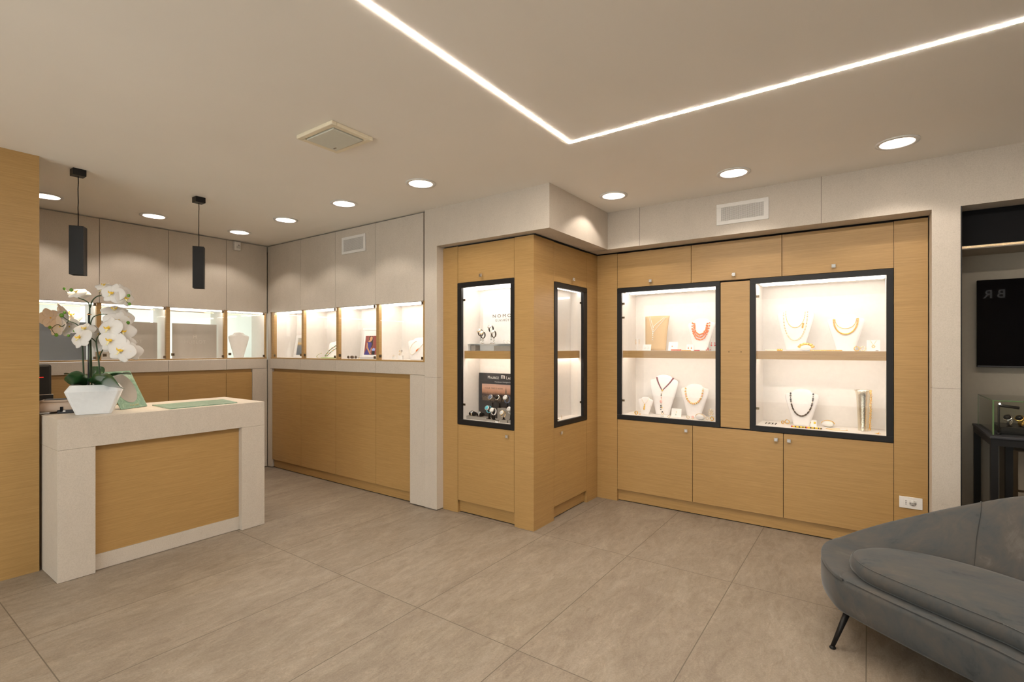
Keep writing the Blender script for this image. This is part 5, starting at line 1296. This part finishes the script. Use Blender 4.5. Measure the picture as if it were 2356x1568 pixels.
def offs(P, d): return [inset(P, d, i) for i in range(len(P))]
s = MB(); rings = []
for d, z in ((0.045, 0.172), (0.016, 0.178), (0.004, 0.195), (0.0, 0.23), (0.0, 0.315), (0.005, 0.334), (0.016, 0.343), (0.045, 0.346)):
    rings.append([suv(p.x, p.y, z) for p in offs(OUT, d)])
s.loft(rings); s.build('seat_base', 'velvet', sofa)
# upholstered rim that rises into the backrest
def hgt_(p):      # crest height above the floor along the outline
    K = [(-0.505, .372), (-0.49, .40), (-0.41, .46), (-0.266, .553), (-0.12, .63), (0.05, .715), (0.2, .78), (0.45, .83)]
    u = min(p.x, 2 * UC - p.x)
    if p.y < 0.39:
        return 0.350 + 0.022 * max(0, min(1, (p.y - 0.0) / 0.39))
    for (a, ha), (b, hb) in zip(K, K[1:]):
        if a <= u <= b: return ha + (hb - ha) * (u - a) / (b - a)
    return K[0][1] if u < K[0][0] else K[-1][1]
i0 = next(i for i, p in enumerate(HALF) if p.x < -0.125)
RIM = HALF[i0:] + [Vector((2 * UC - p.x, p.y)) for p in reversed(HALF[i0:-1])]
n = len(RIM); rg = []
hs = [hgt_(p) for p in RIM]
for _ in range(6): hs = [hs[0]] + [(hs[i - 1] + 2 * hs[i] + hs[i + 1]) / 4 for i in range(1, n - 1)] + [hs[-1]]
for i, p in enumerate(RIM):
    T = (RIM[min(i + 1, n - 1)] - RIM[max(i - 1, 0)]).normalized(); N = Vector((T.y, -T.x))
    if N.dot(Vector((UC, 0.42)) - p) < 0: N = -N
    h = hs[i]; u = min(p.x, 2 * UC - p.x)
    k = min(i, n - 1 - i) / 10; k = min(1, k); k = k * k * (3 - 2 * k)
    wi = (0.235 if p.y < 0.5 else 0.235 - 0.03 * min(1, (u + 0.4) / 0.5)) * k + 0.008
    hi = h - 0.345
    prof = [(0.0, 0.335), (0.0, 0.345 + hi * 0.55), (0.004, h - min(0.014, hi * .3)), (0.016, h - 0.002), (0.035, h), (0.060, h - 0.004), (0.085, h - hi * .12 - .006)]
    tail = [(0.45, 0.62), (0.70, 0.30), (0.90, 0.10), (1.0, 0.0)]
    row = []
    for d, z in prof: row.append((min(d, wi * (0.1 + d * 5)) if wi < 0.1 else d, z))
    base_d = row[-1][0]
    for f, zf in tail: row.append((base_d + (wi - base_d) * f if wi > base_d else base_d + 0.001 * f, 0.338 + (row[6][1] - 0.338) * zf))
    rg.append([suv(p.x + N.x * d, p.y + N.y * d, z) for d, z in row])
s = MB(); s.loft(rg, close=False, cap0=False, cap1=False); s.build('backrest', 'velvet', sofa, subsurf=1)
# seat cushion
CUH = [(0.45, 0.075), (0.25, 0.058), (0.05, 0.045), (-0.06, 0.050), (-0.150, 0.088), (-0.215, 0.150), (-0.245, 0.225), (-0.240, 0.310), (-0.205, 0.395), (-0.130, 0.475), (-0.03, 0.540), (0.10, 0.585), (0.25, 0.605), (0.45, 0.610)]
CH = dense(CUH, 6); CU = CH + [Vector((2 * UC - p.x, p.y)) for p in reversed(CH[1:-1])]
s = MB(); rings = []
for d, z in ((0.05, 0.346), (0.018, 0.350), (0.004, 0.364), (0.0, 0.385), (0.004, 0.406), (0.014, 0.421), (0.030, 0.429), (0.07, 0.434), (0.16, 0.438)):
    rings.append([suv(p.x, p.y, z) for p in offs(CU, d)])
s.loft(rings); s.build('seat_cushion', 'velvet', sofa)
def pipe(P, z, d, r, close=True):
    q = [suv(p.x, p.y, z) for p in offs(P, d)]; 
    m = MB(); m.tube(q + ([q[0]] if close else []), r, 6); return m
pipe(CU, 0.4215, 0.0135, 0.0022).build('cushion_piping', 'velvet', sofa)
k = next(i for i, p in enumerate(HALF) if p.x < -0.12)
fr_ = [Vector((2 * UC - p.x, p.y)) for p in reversed(HALF[:k])][:-1] + HALF[:k]
fr_ = [p for p in reversed([Vector((2 * UC - p.x, p.y)) for p in HALF[:k]])] + HALF[1:k]
m = MB(); m.tube([suv(p.x, p.y + 0.009, 0.3425) for p in fr_], 0.0024, 6); m.build('front_piping', 'velvet', sofa)
for px_ in (-0.035, 2 * UC + 0.035):
    sg = 1 if px_ < UC else -1; m = MB(); P = []
    for j in range(1, len(rg[0])):
        ut = px_ + sg * 0.010 * max(0, j - 3)
        for i in range(n - 1):
            if RIM[i].y > 0.6 and RIM[i].x <= ut < RIM[i + 1].x:
                f = (ut - RIM[i].x) / (RIM[i + 1].x - RIM[i].x); P.append(rg[i][j].lerp(rg[i + 1][j], f) + Vector((0, 0, 0.0014)) - SN * 0.0014); break
    m.tube(P, 0.0024, 6); m.build('backrest_piping', 'velvet', sofa)
for u, v, du, dv in ((-0.140, 0.048, -0.022, -0.070), (2 * UC + 0.140, 0.048, 0.022, -0.070), (-0.24, 0.62, -0.06, 0.06), (2 * UC + 0.24, 0.62, 0.06, 0.06)):
    m = MB(); a = suv(u, v, 0.180); b = suv(u + du, v + dv, 0.010); m.tube([a, b], [0.0150, 0.0088], 16); lg = m.build('leg', 'black_metal', sofa)
    m = MB(); c = suv(u + du, v + dv, 0); m.lathe(c, [(0.013, 0.0), (0.0145, 0.004), (0.012, 0.009), (0.008, 0.013)], 20); m.build('foot', 'black_metal', lg)

# ------------------------------------------------------------------ niche with the screen, table and vitrine
struct('wall_niche', B(0.483, 3.2, 4.80, 4.90, 0, Z0S), 'wall_greige', label='textured greige wall behind the wall screen', cat='wall')
tag(B(0.4875, 3.19, 4.45, 4.47, 2.128, 2.357).build('fascia_panel', 'black_matte'), 'black fascia panel above the wall screen', 'panel')
t = thing('wall_shelf', 'thin greige shelf with a lit front edge above the wall screen', 'shelf', (1.84, 4.62, 2.105))
MB().box(-1.352, 1.35, -0.168, 0.179, 0.0, 0.020).build('board', 'wall_greige', t)
MB().box(-1.352, 1.35, -0.172, -0.168, 0.006, 0.020).build('edge_strip', 'pale_gold', t, label='front edge in pale gold standing in for its light strip')  # glow of the edge light imitated by a pale metal colour, no emission
t = thing('wall_screen', 'large black flat screen on the greige niche wall', 'screen', (1.18, 4.78, 1.317))
a = on_y(2247.5, 645, 4.735); b = on_y(2248, 844, 4.735)
MB().box(a.x - 1.18, 0.60, -0.045, -0.012, b.z - 1.317, a.z - 1.317).build('panel', 'screen', t, 0.003)
MB().box(a.x - 1.18 + .004, 0.596, -0.0462, -0.045, b.z - 1.317 + .002, b.z - 1.317 + .012).build('lower_bezel', 'charcoal', t)
MB().box(-0.15, 0.15, -0.012, 0.0195, 0.15, 0.40).build('wall_mount', 'black_metal', t)
MB().box(-0.32, -0.295, -0.040, -0.02, b.z - 1.317 - .010, b.z - 1.317).build('sensor', 'black_matte', t)
# console table
t = thing('console_table', 'black metal console table behind the sofa, under the wall screen', 'table', (1.20, 4.46, 0)); TX0 = 0.597 - 1.2; TX1 = 0.60
tf = -0.325; tb = 0.31
MB().box(TX0, TX1, tf, tb, 0.905, 0.920).build('tabletop', 'charcoal', t, 0.003)
s = MB(); s.box(TX0 + .006, TX1 - .01, tf + .01, tf + .04, 0.862, 0.9045); s.box(TX0 + .006, TX0 + .036, tf + .04, tb, 0.862, 0.9045); s.box(TX1 - .04, TX1 - .01, tf + .04, tb, 0.862, 0.9045)
s.build('frame', 'black_metal', t)
for x, y in ((TX0 + .006, tf + .012), (TX0 + .006, tb - .04), (TX1 - .04, tf + .012), (TX1 - .04, tb - .04)): MB().box(x, x + .034, y, y + .034, 0.001, 0.8615).build('leg', 'black_metal', t)
MB().box(TX0 + .085, TX0 + .118, tf + .10, tf + .134, 0.001, 0.8615).build('leg', 'black_metal', t)
t = thing('drawer_unit', 'pale drawer unit with a bronze edge under the console table', 'drawer unit', (1.14, 4.62, 0))
MB().box(-0.40, 0.40, -0.10, 0.17, 0.001, 0.79).build('body', 'bronze', t)
for k in range(3): MB().box(-0.355, 0.355, -0.112, -0.1005, 0.02 + .26 * k, 0.265 + .26 * k).build('drawer', 'wall_greige', t, .002)
# glass vitrine with watches
gx0 = on_y(2284, 1000, 4.20).x; gz1 = on_y(2284.8, 919.7, 4.20).z
t = thing('glass_vitrine', 'glass box vitrine on the console table', 'vitrine', (1.1, 4.46, 0.9205)); ht = gz1 - 0.9205; G0 = gx0 - 1.1
def PG(nm, x0, x1, y0, y1, z0, z1): MB().box(x0, x1, y0, y1, z0, z1).build(nm, 'glass_green', t)
PG('glass_panel', G0, G0 + .004, -0.26, 0.24, 0.0005, ht - .005); PG('glass_panel', G0 + .0045, 0.55, -0.26, -0.256, 0.0005, ht - .005); PG('glass_panel', G0, 0.55, -0.26, 0.24, ht - .0045, ht); PG('glass_panel', G0 + .0045, 0.55, 0.236, 0.24, 0.0005, ht - .005)
s = MB(); s.box(G0 - .0015, G0 + .006, -0.2620, -0.255, 0.0005, ht - .005); s.box(G0 - .0015, 0.55, -0.2622, -0.2602, ht - .006, ht + .0005); s.box(G0 - .002, G0 - .0003, -0.26, .24, ht - .006, ht + .0005); s.box(G0 - .002, G0 - .0003, .236, .24, 0.0005, ht)
s.build('green_edge', 'edge_green', t, label='green glass edge')
MAT['lime'].node_tree.nodes['Principled BSDF'].inputs['Roughness'].default_value = 0.25
t = thing('vitrine_lamp', 'small black display lamp inside the vitrine', 'lamp', (gx0 + .032, 4.235, 0.9207)); lh = on_y(2298, 932, 4.235).z - .9207
s = MB(); s.tube([(0, 0, 0), (0, 0, lh)], .005, 10).tube([(0, 0, 0), (0, 0, .012)], .012, 14); s.build('stem', 'black_metal', t)
MB().tube([(0.003, 0, lh), (0.09, 0.0, lh - .010)], .0085, 12).build('head', 'black_metal', t)
MB().ball((0.004, -0.004, lh + .010), .0045).build('bulb', 'lamp_glow', t)
p = on_y(2330, 985, 4.33)
o = B(gx0 + .045, 1.62, 4.27, 4.55, 0.9207, 0.962).build('display_block', 'black_metal', bevel=.004); tag(o, 'black tray block inside the glass vitrine', 'display stand')
for px, py, mm, lab, kz in ((2322, 955, 'silver', 'steel bracelet watch inside the glass vitrine', 0), (2349, 952, 'gold', 'gold bracelet watch inside the vitrine, cut by the picture edge', 0)):
    p = on_y(px, py, 4.33); watch(lab, (p.x, 4.33, .9625), R_(-25), .031, mm, mm, 'black_matte', .6, .004, .0225, group='watches in the glass vitrine', sm='black_matte')
# illuminated letters on the shop-front wall, seen only as a reflection in the screen
t = thing('wall_sign', 'white lit sign letters on the wall facing the screen', 'sign', (1.62, -2.295, 2.24))
text('letters', 'BR', 0.20, 'sign_glow', t, (0.28, 0.004, 0.03), (R_(90), 0, R_(180)), .003, 1.5, 'LEFT', 1.0)
